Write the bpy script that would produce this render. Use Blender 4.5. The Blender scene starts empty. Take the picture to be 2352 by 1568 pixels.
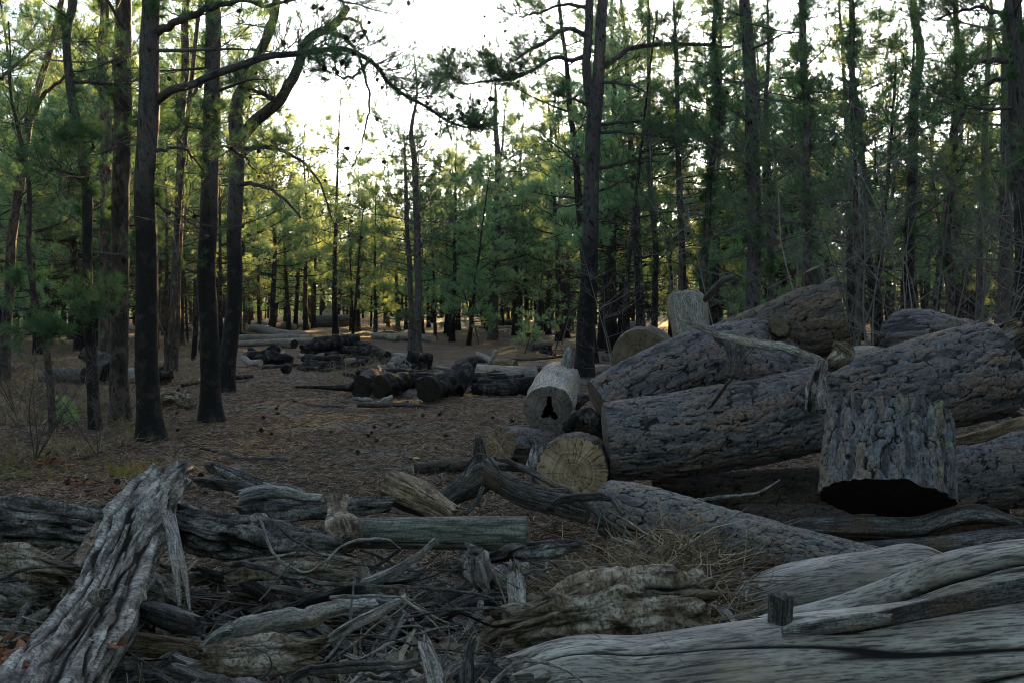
import bpy, math, random
import numpy as np
from mathutils import Vector
R = math.radians
scn = bpy.context.scene
COL = scn.collection

# ------------------------------------------------------------------ camera
F = 2613.0; CX = 1176.0; CY = 784.0; HOR = 690.0      # working frame 2352 x 1568
CAMZ = 1.5
TH = math.atan((CY - HOR) / F)
cam = bpy.data.cameras.new('camera'); camo = bpy.data.objects.new('camera', cam); COL.objects.link(camo)
camo.location = (0, 0, CAMZ); camo.rotation_euler = (math.pi/2 - TH, 0, 0)
cam.lens = 36 * F / 2352; cam.sensor_width = 36; cam.clip_end = 3000; cam.clip_start = 0.05
cam.dof.use_dof = True; cam.dof.focus_distance = 10.5; cam.dof.aperture_fstop = 20.0
scn.camera = camo

# ------------------------------------------------------------------ light
SUN_EL, SUN_AZ = R(10.5), R(9.0)        # azimuth from +Y towards +X
w = bpy.data.worlds.new('World'); scn.world = w; w.use_nodes = True
wn = w.node_tree; wn.nodes.clear()
sky = wn.nodes.new('ShaderNodeTexSky'); sky.sky_type = 'NISHITA'; sky.sun_disc = False
sky.sun_elevation = SUN_EL; sky.sun_rotation = SUN_AZ; sky.air_density = 1.0; sky.dust_density = 2.0; sky.ozone_density = 1.5
bg = wn.nodes.new('ShaderNodeBackground'); bg.inputs[1].default_value = 0.074
wo = wn.nodes.new('ShaderNodeOutputWorld')
hs = wn.nodes.new('ShaderNodeHueSaturation'); hs.inputs['Saturation'].default_value = .5
mx = wn.nodes.new('ShaderNodeMix'); mx.data_type = 'RGBA'; mx.blend_type = 'MULTIPLY'; mx.inputs[0].default_value = 1.0; mx.inputs[7].default_value = (.88, 1.0, 1.17, 1)
wn.links.new(sky.outputs[0], hs.inputs['Color']); wn.links.new(hs.outputs[0], mx.inputs[6]); wn.links.new(mx.outputs[2], bg.inputs[0]); wn.links.new(bg.outputs[0], wo.inputs[0])
sl = bpy.data.lights.new('sun', 'SUN'); sl.energy = 5.0; sl.angle = R(0.6); sl.color = (1.0, 0.67, 0.26)
so = bpy.data.objects.new('sun', sl); COL.objects.link(so)
sd = Vector((math.sin(SUN_AZ)*math.cos(SUN_EL), math.cos(SUN_AZ)*math.cos(SUN_EL), math.sin(SUN_EL)))
so.rotation_euler = sd.to_track_quat('Z', 'Y').to_euler(); so.location = sd * 50
scn.view_settings.view_transform = 'Standard'; scn.view_settings.look = 'None'
scn.view_settings.exposure = 2.5; scn.view_settings.gamma = 1.0
cy = scn.cycles
cy.max_bounces = 5; cy.diffuse_bounces = 2; cy.glossy_bounces = 2; cy.transmission_bounces = 3; cy.transparent_max_bounces = 4
cy.use_denoising = True; cy.caustics_reflective = False; cy.caustics_refractive = False
cy.use_adaptive_sampling = True; cy.adaptive_threshold = 0.01
cy.pixel_filter_type = 'BLACKMAN_HARRIS'; cy.filter_width = 1.0

# ------------------------------------------------------------------ pixel helpers
def W(px, py, D):
    cx = (px - CX) / F; c = -(py - CY) / F
    d = np.array([cx, math.cos(TH) + c*math.sin(TH), -math.sin(TH) + c*math.cos(TH)])
    d = d * (D / d[1]); d[2] += CAMZ
    return d
def GD(py, z=0.0):
    c = -(py - CY) / F
    k = (-math.sin(TH) + c*math.cos(TH)) / (math.cos(TH) + c*math.sin(TH))
    return (z - CAMZ) / k
def G(px, py, z=0.0): return W(px, py, GD(py, z))

# ------------------------------------------------------------------ noise
def _h(i, j, k, s):
    n = (i.astype(np.int64)*73856093) ^ (j.astype(np.int64)*19349663) ^ (k.astype(np.int64)*83492791) ^ (s*2654435761)
    n = (n ^ (n >> 13)) * 1274126177 & 0x7fffffff
    n = (n ^ (n >> 16)) * 668265263 & 0x7fffffff
    return (n & 0xffffff) / float(0xffffff)
def vn(x, y, z, s=0):
    xi, yi, zi = np.floor(x), np.floor(y), np.floor(z)
    fx, fy, fz = x-xi, y-yi, z-zi
    fx, fy, fz = [f*f*(3-2*f) for f in (fx, fy, fz)]
    r = 0
    for a in (0, 1):
        for b in (0, 1):
            for c in (0, 1):
                r = r + _h(xi+a, yi+b, zi+c, s) * (fx if a else 1-fx) * (fy if b else 1-fy) * (fz if c else 1-fz)
    return r*2 - 1
def fbm(x, y, z, s=0, o=3, g=.5):
    r, a = 0, 1.0
    for i in range(o):
        r = r + a*vn(x*2**i, y*2**i, z*2**i, s+i*7); a *= g
    return r
def voro(u, v, per, s=0):
    ui, vi = np.floor(u), np.floor(v)
    f1 = np.full(u.shape, 9.0); f2 = np.full(u.shape, 9.0); cid = np.zeros(u.shape); du = np.zeros(u.shape); dv = np.zeros(u.shape)
    for a in (-1, 0, 1):
        for b in (-1, 0, 1):
            cu, cv_ = ui+a, vi+b; cw = np.mod(cv_, per); z0 = np.zeros_like(cu)
            jx = cu + .1 + .8*_h(cu, cw, z0, s); jy = cv_ + .1 + .8*_h(cu, cw, z0+1, s)
            d = np.hypot(u-jx, v-jy)
            m = d < f1
            f2 = np.where(m, f1, np.minimum(f2, d))
            cid = np.where(m, _h(cu, cw, z0+2, s), cid); du = np.where(m, u-jx, du); dv = np.where(m, v-jy, dv)
            f1 = np.where(m, d, f1)
    return f1, f2, cid, du, dv
def nrm(a): return a / np.maximum(np.linalg.norm(a, axis=-1, keepdims=True), 1e-9)

# ------------------------------------------------------------------ mesh building
class Geo:
    def __init__(s): s.v = []; s.f = []; s.m = []; s.sv = []; s.pid = []; s.cv = []; s.n = 0
    def add(s, v, f, mi=0, sv=None, pid=None, cv=None):
        v = np.asarray(v, float).reshape(-1, 3); f = np.asarray(f, int)
        k = len(v)
        s.v.append(v); s.f.append(f + s.n); s.m.append(np.full(len(f), mi))
        s.sv.append(v if sv is None else np.asarray(sv, float).reshape(-1, 3))
        s.pid.append(np.full(k, .5) if pid is None else np.broadcast_to(np.asarray(pid, float).reshape(-1), (k,)))
        s.cv.append(np.full(k, 1.) if cv is None else np.asarray(cv, float).reshape(-1))
        s.n += k
        return s
    def data(s, name, mats, origin, smooth=True):
        me = bpy.data.meshes.new(name)
        v = np.concatenate(s.v) - origin
        me.vertices.add(len(v)); me.vertices.foreach_set('co', v.astype(np.float32).ravel())
        lens = np.concatenate([np.full(len(f), f.shape[1]) for f in s.f])
        idx = np.concatenate([f.ravel() for f in s.f])
        me.loops.add(len(idx)); me.loops.foreach_set('vertex_index', idx.astype(np.int32))
        me.polygons.add(len(lens)); st = np.concatenate([[0], np.cumsum(lens)[:-1]])
        me.polygons.foreach_set('loop_start', st.astype(np.int32)); me.polygons.foreach_set('loop_total', lens.astype(np.int32))
        me.polygons.foreach_set('material_index', np.concatenate(s.m).astype(np.int32))
        me.polygons.foreach_set('use_smooth', np.full(len(lens), smooth))
        a = me.attributes.new('sv', 'FLOAT_VECTOR', 'POINT'); a.data.foreach_set('vector', np.concatenate(s.sv).astype(np.float32).ravel())
        a = me.attributes.new('pid', 'FLOAT', 'POINT'); a.data.foreach_set('value', np.concatenate(s.pid).astype(np.float32))
        a = me.attributes.new('cv', 'FLOAT', 'POINT'); a.data.foreach_set('value', np.concatenate(s.cv).astype(np.float32))
        for m in mats: me.materials.append(m)
        me.update(calc_edges=True)
        return me
ORG = {}
def tag(o, label=None, cat=None, group=None, kind=None):
    if label: o['label'] = label
    if cat: o['category'] = cat
    if group: o['group'] = group
    if kind: o['kind'] = kind
    return o
def put(name, geo, mats, parent=None, origin=None, smooth=True):
    if parent is not None: origin = np.array(ORG[parent.name])
    elif origin is None:
        v = np.concatenate(geo.v); origin = np.array([v[:, 0].mean(), v[:, 1].mean(), v[:, 2].min()])
    if not isinstance(mats, (list, tuple)): mats = [mats]
    o = bpy.data.objects.new(name, geo.data(name, mats, origin, smooth)); COL.objects.link(o)
    if parent is not None: o.parent = parent
    else: o.location = origin
    ORG[o.name] = tuple(origin)
    return o
def empty(name, loc):
    o = bpy.data.objects.new(name, None); COL.objects.link(o); o.location = loc; o.empty_display_size = .2
    ORG[o.name] = tuple(loc); return o

def cr(pts, n):
    """Catmull-Rom resample of any-dimensional control points to n rows."""
    p = np.asarray(pts, float)
    if len(p) == 2: return p[0] + (p[1]-p[0]) * np.linspace(0, 1, n)[:, None]
    q = np.vstack([2*p[0]-p[1], p, 2*p[-1]-p[-2]])
    L = np.concatenate([[0], np.cumsum(np.linalg.norm(np.diff(p[:, :3], axis=0), axis=1))]); L /= L[-1]
    t = np.interp(np.linspace(0, 1, n), L, np.arange(len(p)))
    i = np.minimum(t.astype(int), len(p)-2); f = (t-i)[:, None]
    a, b, c, d = q[i], q[i+1], q[i+2], q[i+3]
    return .5*((2*b) + (c-a)*f + (2*a-5*b+4*c-d)*f**2 + (3*b-a-3*c+d)*f**3)

# ---- surface styles: s along, th around, r radius -> height, plate id, cavity
def st_bark(s, th, r, sd, L=.16, Wd=.048, amp=.014):
    rr = float(np.mean(r)); per = max(5, int(round(2*math.pi*rr/Wd))); c, q = np.cos(th)*rr, np.sin(th)*rr
    wx = fbm(s*9, c*9, q*9, sd, 3); wy = fbm(s*9, c*9+7, q*9, sd+3, 3)
    f1, f2, cid, du, dv = voro(s/L + wx*.85, th/(2*math.pi)*per + wy*.75, per, sd)
    e = np.clip(.02+(f2-f1)*4.2, 0, 1)
    f = (fbm(s*.9/L, c*1.25/Wd, q*1.25/Wd, sd+20, 4, .6)+1.2)*3.6       # loose flakes lying over each other
    k = np.floor(f); fr = f-k; lay = k + np.clip(fr*6, 0, 1)
    st = np.clip(fr*5, 0, 1)
    h = amp*(.95*e**.5*(.55+.6*cid) + .09*lay + .4*du*(cid-.3)) + amp*.12*fbm(s*45, c*60, q*60, sd+9, 2)
    h += .04*rr*4*fbm(s*2, np.cos(th)*1.2, np.sin(th)*1.2, sd+11, 2)*.3 - amp*.7
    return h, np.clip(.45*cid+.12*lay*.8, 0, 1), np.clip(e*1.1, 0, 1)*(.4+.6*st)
def fct(th, rr, sd, n, s):
    if not n: return 0
    a = (th + sd*1.7 + .25*vn(s*4, s*0, s*0, sd+77)) % (2*math.pi/n) - math.pi/n
    return rr*.85*(math.cos(math.pi/n)/np.cos(a) - .92)
def st_grey(s, th, r, sd, amp=.008, lump=.12, crack=.012, groove=(), facet=0):
    rr = float(np.mean(r)); c, q = np.cos(th), np.sin(th)
    g = fbm(s*1.6, c*rr*60, q*rr*60, sd, 3)
    k = vn(s*.55+3, c*rr*20, q*rr*20, sd+2); mk = np.clip(vn(s*1.1, c*rr*8, q*rr*8, sd+6)*4+.3, 0, 1)
    cr_ = np.exp(-(k/.035)**2)*mk
    h = amp*g*.5 + rr*lump*fbm(s*1.6, c*1.1, q*1.1, sd+4, 3) - crack*cr_ + fct(th, rr, sd, facet, s)
    for (sa, ta, sb, tb, dp, wd_) in groove:
        u = np.clip((s-sa)/(sb-sa), 0, 1); tl = np.radians(ta+(tb-ta)*u) + .03*vn(s*7, s*0, s*0, sd+15)
        x = np.exp(-(((th-tl)*rr)/wd_)**2)*np.clip(u*12, 0, 1)*np.clip((1-u)*8, 0, 1); h = h - dp*x; cr_ = np.maximum(cr_, x)
    return h, .5+.5*g, 1-.85*cr_
def st_rot(s, th, r, sd, amp=.03, facet=0, fib=1.0):
    rr = float(np.mean(r)); c, q = np.cos(th), np.sin(th)
    w1 = fbm(s*6, c*rr*6, q*rr*6, sd+2, 2)*.5
    f = fbm(s*4.5/fib+w1, c*rr*20*fib**.5+w1, q*rr*20*fib**.5, sd, 4, .6)
    g = fbm(s*10/fib, c*rr*85+w1*2, q*rr*85, sd+1, 3, .6)
    l = f*4; l = (np.floor(l)+np.clip((l-np.floor(l))*4, 0, 1))/4
    k = np.exp(-(vn(s*5/fib, c*rr*30+w1, q*rr*30, sd+8)/.08)**2)
    h = amp*(.5*f+.5*l) + amp*.28*g - amp*.5*k + rr*.16*fbm(s*2, c, q, sd+5, 2) + fct(th, rr, sd, facet, s)
    return h, .5+.4*g, np.clip(.75+.5*l+.25*g-.6*k, 0, 1)
def st_char(s, th, r, sd, amp=.012):
    rr = float(np.mean(r)); per = max(5, int(round(2*math.pi*rr/.05)))
    wy = fbm(s*6, np.cos(th)*rr*6, np.sin(th)*rr*6, sd, 2)
    f1, f2, cid, du, dv = voro(s/.06+wy*.4, th/(2*math.pi)*per+wy*.4, per, sd)
    e = np.clip((f2-f1)*3, 0, 1)
    return amp*e**.6 + rr*.3*fbm(s*3.5, np.cos(th)*1.3, np.sin(th)*1.3, sd+2, 3), cid, e
STY = dict(bark=st_bark, grey=st_grey, rot=st_rot, char=st_char)

def tube(geo, P, r, nv=12, style=None, sd=0, mi=0, capmi=None, capmi2=None, caps=(True, True), flat=1.0, roll=0.0, jag=(0, 0), hole=None, s0=0.0, **kw):
    """P: n x 3 path, r: n radii.  Adds a closed log to geo."""
    P = np.asarray(P, float); n = len(P); r = np.broadcast_to(np.asarray(r, float), (n,)).copy()
    T = nrm(np.gradient(P, axis=0))
    up = np.array([0, 0, 1.]) if abs(T[0][2]) < .9 else np.array([0, -1., 0])
    N = np.zeros((n, 3)); N[0] = nrm(up - T[0]*np.dot(up, T[0]))
    for i in range(1, n): N[i] = nrm(N[i-1] - T[i]*np.dot(N[i-1], T[i]))
    B = np.cross(T, N)
    s = np.concatenate([[0], np.cumsum(np.linalg.norm(np.diff(P, axis=0), axis=1))]) + s0
    th = np.arange(nv)*2*math.pi/nv
    S, TT = np.meshgrid(s, th, indexing='ij'); RR = np.repeat(r[:, None], nv, 1)
    if style:
        h, pid, cv = STY[style](S, TT, r, sd, **kw)
        h = h * np.minimum(1, RR/max(1e-6, r.max())*1.3)
    else: h, pid, cv = np.zeros_like(S), np.full(S.shape, .5), np.ones(S.shape)
    mt = nrm(P[-1]-P[0]); fb, fn = (flat, 1.0) if abs(mt[0]) > .6 else (1.0, flat)
    X = (RR+h)*np.cos(TT+roll)*fn; Y = (RR+h)*np.sin(TT+roll)*fb
    ax = np.zeros_like(S); L = s[-1]-s[0]
    for e, j in enumerate(jag):
        if j:
            wgt = np.clip(1 - ((S-s[0]) if e == 0 else (s[-1]-S))/(abs(j)*2.2), 0, 1)
            nz = fbm(TT*0+np.cos(TT)*3.1, np.sin(TT)*3.1, TT*0+sd, sd+50+e, 3, .7)
            ax += wgt*nz*abs(j)*(1 if e else -1)
    V = P[:, None]+ X[..., None]*N[:, None] + Y[..., None]*B[:, None] + ax[..., None]*T[:, None]
    SV = np.stack([S, (RR+h*0)*np.cos(TT), RR*np.sin(TT)], -1)
    i = np.arange(n-1)[:, None]; j = np.arange(nv)[None]; j2 = (j+1) % nv
    q = np.stack([i*nv+j, (i+1)*nv+j, (i+1)*nv+j2, i*nv+j2], -1)[..., ::-1].reshape(-1, 4)
    geo.add(V, q, mi, SV, pid, cv)
    cm = mi if capmi is None else capmi
    for e in (0, 1):
        if not caps[e]: continue
        cm = (mi if capmi is None else capmi) if e == 0 or capmi2 is None else capmi2
        k = 0 if e == 0 else n-1
        ring = V[k]; c = ring.mean(0); sgn = -1 if e == 0 else 1
        fr = [1, .96, .82, .62, .42, .22, .07]
        if hole is not None and e == 0: fr = [1, .96, .85, .6, .3, .0]
        vs, svs = [], []
        for a in fr:
            if hole is not None and e == 0:
                inn = hole(th+roll); f = inn + (1-inn)*a
            else: f = np.full(nv, a)
            p = c + (ring-c)*f[:, None]
            bump = (.004*fbm(p[:, 0]*30, p[:, 1]*30, p[:, 2]*30, sd, 2) + (.35*abs(jag[e])*fbm(p[:, 0]*22, p[:, 1]*22, p[:, 2]*22, sd+4, 3) if jag[e] else 0)) * (0 if a == 1 else 1)
            bump = bump + (.004 if (a < .95 and not jag[e]) else 0)
            vs.append(p + (T[k]*sgn)[None]*np.reshape(bump, (-1, 1)))
            svs.append(np.stack([np.full(nv, s[k]), r[k]*f*np.cos(th), r[k]*f*np.sin(th)], -1))
        m = len(fr)
        vv = np.concatenate(vs); ss = np.concatenate(svs)
        i = np.arange(m-1)[:, None]; q = np.stack([i*nv+j, (i+1)*nv+j, (i+1)*nv+j2, i*nv+j2], -1).reshape(-1, 4)
        if e == 1: q = q[:, ::-1]
        geo.add(vv, q, cm, ss, .5, np.ones(len(vv)))
        if hole is not None and e == 0:
            last = vs[-1]; ins, iv = [last], [svs[-1]]
            for dd, ff in ((.06, .97), (.2, .9), (.4, .8), (.5, .02)):
                ins.append(c + (last-c)*ff + T[0]*dd); iv.append(svs[-1]*[[1, ff, ff]] + [[dd, 0, 0]])
            m = len(ins); i = np.arange(m-1)[:, None]
            q = np.stack([i*nv+j, (i+1)*nv+j, (i+1)*nv+j2, i*nv+j2], -1).reshape(-1, 4)
            geo.add(np.concatenate(ins), q, mi if capmi is None else 2, np.concatenate(iv), .2, np.ones(m*nv))
        else:
            cc = np.arange(nv-2); base = (m-1)*nv
            t = np.stack([np.zeros(nv-2, int), cc+1, cc+2], -1)
            geo.add(vs[-1], t if e == 1 else t[:, ::-1], cm, svs[-1], .5, np.ones(nv))
    return V

def btubes(geo, P, r, ns=3, mi=0, pid=None):
    """batch of thin twigs: P (M,K,3), r (M,K)"""
    M, K = P.shape[:2]
    if M == 0: return
    T = nrm(np.gradient(P, axis=1)) if K > 2 else np.repeat(nrm(P[:, 1:]-P[:, :1]), 2, 1)
    md = nrm(P[:, -1]-P[:, 0]); ref = np.where(np.abs(md[:, 2:3]) < .8, np.array([[0, 0, 1.]]), np.array([[1., 0, 0]]))
    N = nrm(np.cross(np.repeat(ref[:, None], K, 1), T)); B = np.cross(T, N)
    th = np.arange(ns)*2*math.pi/ns
    V = P[:, :, None] + r[:, :, None, None]*(np.cos(th)[None, None, :, None]*N[:, :, None] + np.sin(th)[None, None, :, None]*B[:, :, None])
    s = np.concatenate([np.zeros((M, 1)), np.cumsum(np.linalg.norm(np.diff(P, axis=1), axis=2), 1)], 1)
    SV = np.stack([np.repeat(s[:, :, None], ns, 2), np.repeat(r[:, :, None], ns, 2)*np.cos(th), np.repeat(r[:, :, None], ns, 2)*np.sin(th)], -1)
    m = np.arange(M)[:, None, None]*K*ns; i = np.arange(K-1)[None, :, None]*ns; j = np.arange(ns)[None, None]; j2 = (j+1) % ns
    q = np.stack([m+i+j, m+i+j2, m+i+ns+j2, m+i+ns+j], -1).reshape(-1, 4)
    pp = .5 if pid is None else np.repeat(pid, K*ns)
    geo.add(V, q, mi, SV, pp)

def needles(geo, base, d, rng, n=26, L=.14, nl=.09, wd=.003, mi=0, pid=None, spread=1.0):
    """bottle-brush shoots of needles; base, d: (M,3)"""
    M = len(base)
    if M == 0: return
    d = nrm(d); t = rng.random((M, n))**.8
    rd = rng.normal(size=(M, n, 3)); rd -= (rd*d[:, None]).sum(-1, keepdims=True)*d[:, None]; rd = nrm(rd)
    nd = nrm(rd*spread + d[:, None]*(.35+.9*t[..., None]))
    b = base[:, None] + d[:, None]*(t[..., None]*L)
    pw = nrm(np.cross(nd, rng.normal(size=(M, n, 3))))*wd*.5
    tip = b + nd*(nl*(.7+.5*rng.random((M, n, 1)))) + np.array([0, 0, -.012])*rng.random((M, n, 1))
    V = np.stack([b-pw, b+pw, tip], 2).reshape(-1, 3)
    f = np.arange(M*n*3).reshape(-1, 3)
    p = rng.random(M) if pid is None else pid
    geo.add(V, f, mi, None, np.repeat(np.clip(np.repeat(p, n) + rng.normal(size=M*n)*.06, 0, 1), 3))

# ------------------------------------------------------------------ materials
class NT:
    def __init__(s, name):
        s.m = bpy.data.materials.new(name); s.m.use_nodes = True; s.t = s.m.node_tree; s.t.nodes.clear()
        s.out = s.t.nodes.new('ShaderNodeOutputMaterial')
    def n(s, ty, **kw):
        o = s.t.nodes.new('ShaderNode'+ty)
        for k, v in kw.items():
            if k[0] == '_': setattr(o, k[1:], v)
        for k, v in kw.items():
            if k[0] == '_': continue
            key = int(k[1:]) if k[0] == 'i' and k[1:].isdigit() else k.replace('_', ' ')
            inp = o.inputs[key]
            if isinstance(v, bpy.types.NodeSocket): s.t.links.new(v, inp)
            else: inp.default_value = v
        return o
    def attr(s, name, out='Vector'): return s.n('Attribute', _attribute_name=name).outputs[out]
    def noise(s, vec, scale, detail=3, rough=.55, dist=0.0):
        return s.n('TexNoise', Vector=vec, Scale=scale, Detail=detail, Roughness=rough, Distortion=dist).outputs[0]
    def map(s, vec, sc=(1, 1, 1), loc=(0, 0, 0)): return s.n('Mapping', Vector=vec, Scale=sc, Location=loc).outputs[0]
    def ramp(s, fac, stops):
        o = s.n('ValToRGB', Fac=fac); cr_ = o.color_ramp
        while len(cr_.elements) < len(stops): cr_.elements.new(.5)
        for e, (p, c) in zip(cr_.elements, stops):
            e.position = p; e.color = (c[0], c[1], c[2], 1) if not isinstance(c, (int, float)) else (c, c, c, 1)
        return o.outputs[0]
    def mix(s, fac, a, b, mode='MIX'):
        o = s.n('Mix', _data_type='RGBA', _blend_type=mode)
        for k, v in ((0, fac), (6, a), (7, b)):
            if isinstance(v, bpy.types.NodeSocket): s.t.links.new(v, o.inputs[k])
            elif k == 0: o.inputs[0].default_value = v
            else: o.inputs[k].default_value = (v[0], v[1], v[2], 1)
        return o.outputs[2]
    def math(s, op, a, b=0.0, c=0.0):
        return s.n('Math', _operation=op, i0=a, i1=b, i2=c).outputs[0]
    def bump(s, h, dist=.01, st=1.0, nm=None):
        kw = dict(Height=h, Distance=dist, Strength=st)
        if nm is not None: kw['Normal'] = nm
        return s.n('Bump', **kw).outputs[0]
    def pbr(s, col, rough=.9, normal=None, spec=.2):
        kw = dict(); 
        p = s.n('BsdfPrincipled'); 
        for k, v in (('Base Color', col), ('Roughness', rough), ('Specular IOR Level', spec), ('Normal', normal)):
            if v is None: continue
            if isinstance(v, bpy.types.NodeSocket): s.t.links.new(v, p.inputs[k])
            else: p.inputs[k].default_value = (v[0], v[1], v[2], 1) if isinstance(v, tuple) else v
        s.t.links.new(p.outputs[0], s.out.inputs[0]); return s.m

def m_barklog(name, cols, lichen=0.0, charz=0.0, gain=1.0):
    t = NT(name); sv = t.attr('sv'); pid = t.attr('pid', 'Fac'); cv = t.attr('cv', 'Fac')
    n1 = t.noise(t.map(sv, (18, 45, 45)), 1.0, 5, .65); n2 = t.noise(sv, 6, 4, .6); n3 = t.noise(t.map(sv, (60, 130, 130)), 1, 3, .6)
    ter = t.math('FRACT', t.math('MULTIPLY', t.noise(t.map(sv, (10, 30, 30)), 1.0, 3, .6), 8.0))
    edge = t.ramp(ter, [(0.0, 0.0), (.18, 1.0)])
    a = t.math('MULTIPLY_ADD', pid, .6, t.math('MULTIPLY', n2, .5))
    col = t.ramp(a, [(.2, cols[0]), (.42, cols[1]), (.62, cols[2]), (.85, cols[3])])
    col = t.mix(t.ramp(n1, [(.32, .6), (.52, 0.0)]), col, tuple(x*.3 for x in cols[1]))
    col = t.mix(edge, tuple(x*.18 for x in cols[1]), col)
    col = t.mix(t.ramp(t.noise(t.map(sv, (3, 6, 6), (4, 1, 2)), 1.0, 5, .65), [(.52, 0.0), (.66, .45)]), col, (cols[2][0]*.7, cols[2][0]*.52, cols[2][0]*.42))
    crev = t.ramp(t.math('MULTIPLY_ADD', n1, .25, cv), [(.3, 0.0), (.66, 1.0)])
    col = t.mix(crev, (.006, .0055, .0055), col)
    if lichen:
        l = t.ramp(t.noise(sv, 16, 6, .7), [(.60, 0.0), (.66, lichen)]); col = t.mix(l, col, (.22, .27, .16))
    if charz:
        z = t.n('SeparateXYZ', Vector=t.n('TexCoord').outputs['Object']).outputs[2]
        f = t.math('MULTIPLY_ADD', t.noise(sv, 1.7, 3), 2.2, t.math('SUBTRACT', z, charz+1.1))
        k = t.ramp(f, [(0.0, 1.0), (.8, 0.0)])
        col = t.mix(t.math('MULTIPLY', k, t.ramp(n2, [(.5, 1.0), (.66, .5)])), col, (.006, .0055, .0055))
    col = t.mix(t.ramp(t.noise(sv, 70, 4, .7), [(.42, .4), (.54, 0.0)]), col, tuple(x*.45 for x in cols[1]))
    nm = t.bump(t.math('ADD', n1, t.math('MULTIPLY', edge, .35)), .009, 1.0); nm = t.bump(n3, .003, .8, nm)
    return t.pbr(col, t.ramp(n2, [(.3, .7), (.7, .95)]), nm, .25)
def m_grey(name, c0, c1, c2, warm=None, rs=1.0):
    t = NT(name); sv = t.attr('sv'); cv = t.attr('cv', 'Fac'); pid = t.attr('pid', 'Fac')
    g = t.noise(t.map(sv, (8*rs, 85*rs, 85*rs)), 1.0, 6, .65, .15); g2 = t.noise(t.map(sv, (3, 14, 14)), 1.0, 5, .65); bl = t.noise(sv, 5, 4, .6)
    g3 = t.noise(t.map(sv, (24*rs, 210*rs, 210*rs)), 1.0, 3, .6)
    a = t.math('ADD', t.math('MULTIPLY', g, .6), t.math('MULTIPLY', g2, .5))
    col = t.ramp(a, [(.42, c0), (.54, c1), (.68, c2)])
    col = t.mix(t.ramp(g3, [(.38, .85), (.54, 0.0)]), col, tuple(x*.35 for x in c0))
    col = t.mix(t.ramp(t.noise(t.map(sv, (2.5, 7, 7), (3, 1, 5)), 1.0, 5, .65), [(.5, 0.0), (.66, .55)]), col, tuple(x*.45 for x in c0))
    if warm: col = t.mix(t.ramp(bl, [(.5, 0.0), (.68, .75)]), col, warm)
    col = t.mix(t.ramp(t.noise(sv, 130, 4, .7), [(.42, .6), (.52, 0.0)]), col, tuple(x*.3 for x in c0))
    fine = t.ramp(t.math('ADD', t.math('ABSOLUTE', t.math('SUBTRACT', t.noise(t.map(sv, (.7, 40, 40)), 1.0, 3, .5, .1), .5)), t.math('MULTIPLY', t.ramp(t.noise(sv, 4, 2), [(.42, 0.0), (.55, 1.0)]), .05)), [(0.0, 0.0), (.014, 1.0)])
    col = t.mix(fine, tuple(x*.15 for x in c0), col)
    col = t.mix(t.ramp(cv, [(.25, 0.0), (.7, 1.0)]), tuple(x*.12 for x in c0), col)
    nm = t.bump(t.math('MULTIPLY', t.math('ADD', g, g3), fine), .006, .9)
    return t.pbr(col, .8, nm, .2)
def m_smooth(name, c0, c1, c2):
    t = NT(name); sv = t.attr('sv'); cv = t.attr('cv', 'Fac')
    b = t.noise(t.map(sv, (3, 9, 9)), 1.0, 6, .65); st = t.noise(t.map(sv, (3.5, 105, 105)), 1.0, 4, .6); fi = t.noise(t.map(sv, (20, 190, 190)), 1.0, 4, .65); sp = t.noise(sv, 60, 3, .6)
    col = t.ramp(t.math('ADD', t.math('MULTIPLY', b, .75), t.math('MULTIPLY', fi, .25)), [(.36, c0), (.52, c1), (.64, c2)])
    col = t.mix(t.ramp(st, [(.56, 0.0), (.64, .85)]), col, tuple(x*.22 for x in c0))
    col = t.mix(t.ramp(fi, [(.38, .8), (.5, 0.0)]), col, tuple(x*.4 for x in c0))
    col = t.mix(t.ramp(sp, [(.68, 0.0), (.74, .6)]), col, (.05, .04, .03))
    col = t.mix(t.ramp(t.noise(sv, 3.3, 3), [(.6, 0.0), (.72, .35)]), col, (.38, .30, .2))
    col = t.mix(t.ramp(cv, [(.3, 0.0), (.8, 1.0)]), (.012, .01, .01), col)
    nm = t.bump(t.math('SUBTRACT', fi, t.math('MULTIPLY', st, .5)), .005, .8)
    return t.pbr(col, .8, nm, .2)
def m_rot(name, cols):
    t = NT(name); sv = t.attr('sv'); cv = t.attr('cv', 'Fac')
    n1 = t.noise(t.map(sv, (9, 62, 62)), 1.0, 6, .7); n2 = t.noise(sv, 9, 6, .7); n3 = t.noise(t.map(sv, (50, 120, 120)), 1.0, 3, .6)
    col = t.ramp(n2, [(.36, cols[0]), (.5, cols[1]), (.62, cols[2])])
    col = t.mix(t.ramp(t.noise(sv, 110, 5, .7), [(.42, .7), (.52, 0.0)]), col, tuple(x*.25 for x in cols[0]))
    col = t.mix(t.ramp(n1, [(.38, .85), (.52, 0.0)]), col, tuple(x*.2 for x in cols[0]))
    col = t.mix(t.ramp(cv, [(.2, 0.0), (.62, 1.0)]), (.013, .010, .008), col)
    nm = t.bump(n1, .015, 1.0); nm = t.bump(n3, .004, .8, nm)
    return t.pbr(col, .92, nm, .15)
def m_char(name, ash=.0):
    t = NT(name); sv = t.attr('sv'); cv = t.attr('cv', 'Fac')
    n1 = t.noise(t.map(sv, (20, 60, 60)), 1.0, 4, .6); n2 = t.noise(sv, 6, 5, .65)
    col = t.ramp(n1, [(.35, (.003, .003, .003)), (.7, (.009, .0085, .0085))])
    if ash: col = t.mix(t.math('MULTIPLY', t.ramp(n2, [(.5, 0.0), (.62, ash)]), t.ramp(n1, [(.4, 0.0), (.55, 1.0)])), col, (.22, .2, .19))
    return t.pbr(col, .8, t.bump(n1, .01, 1.0), .2)
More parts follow.
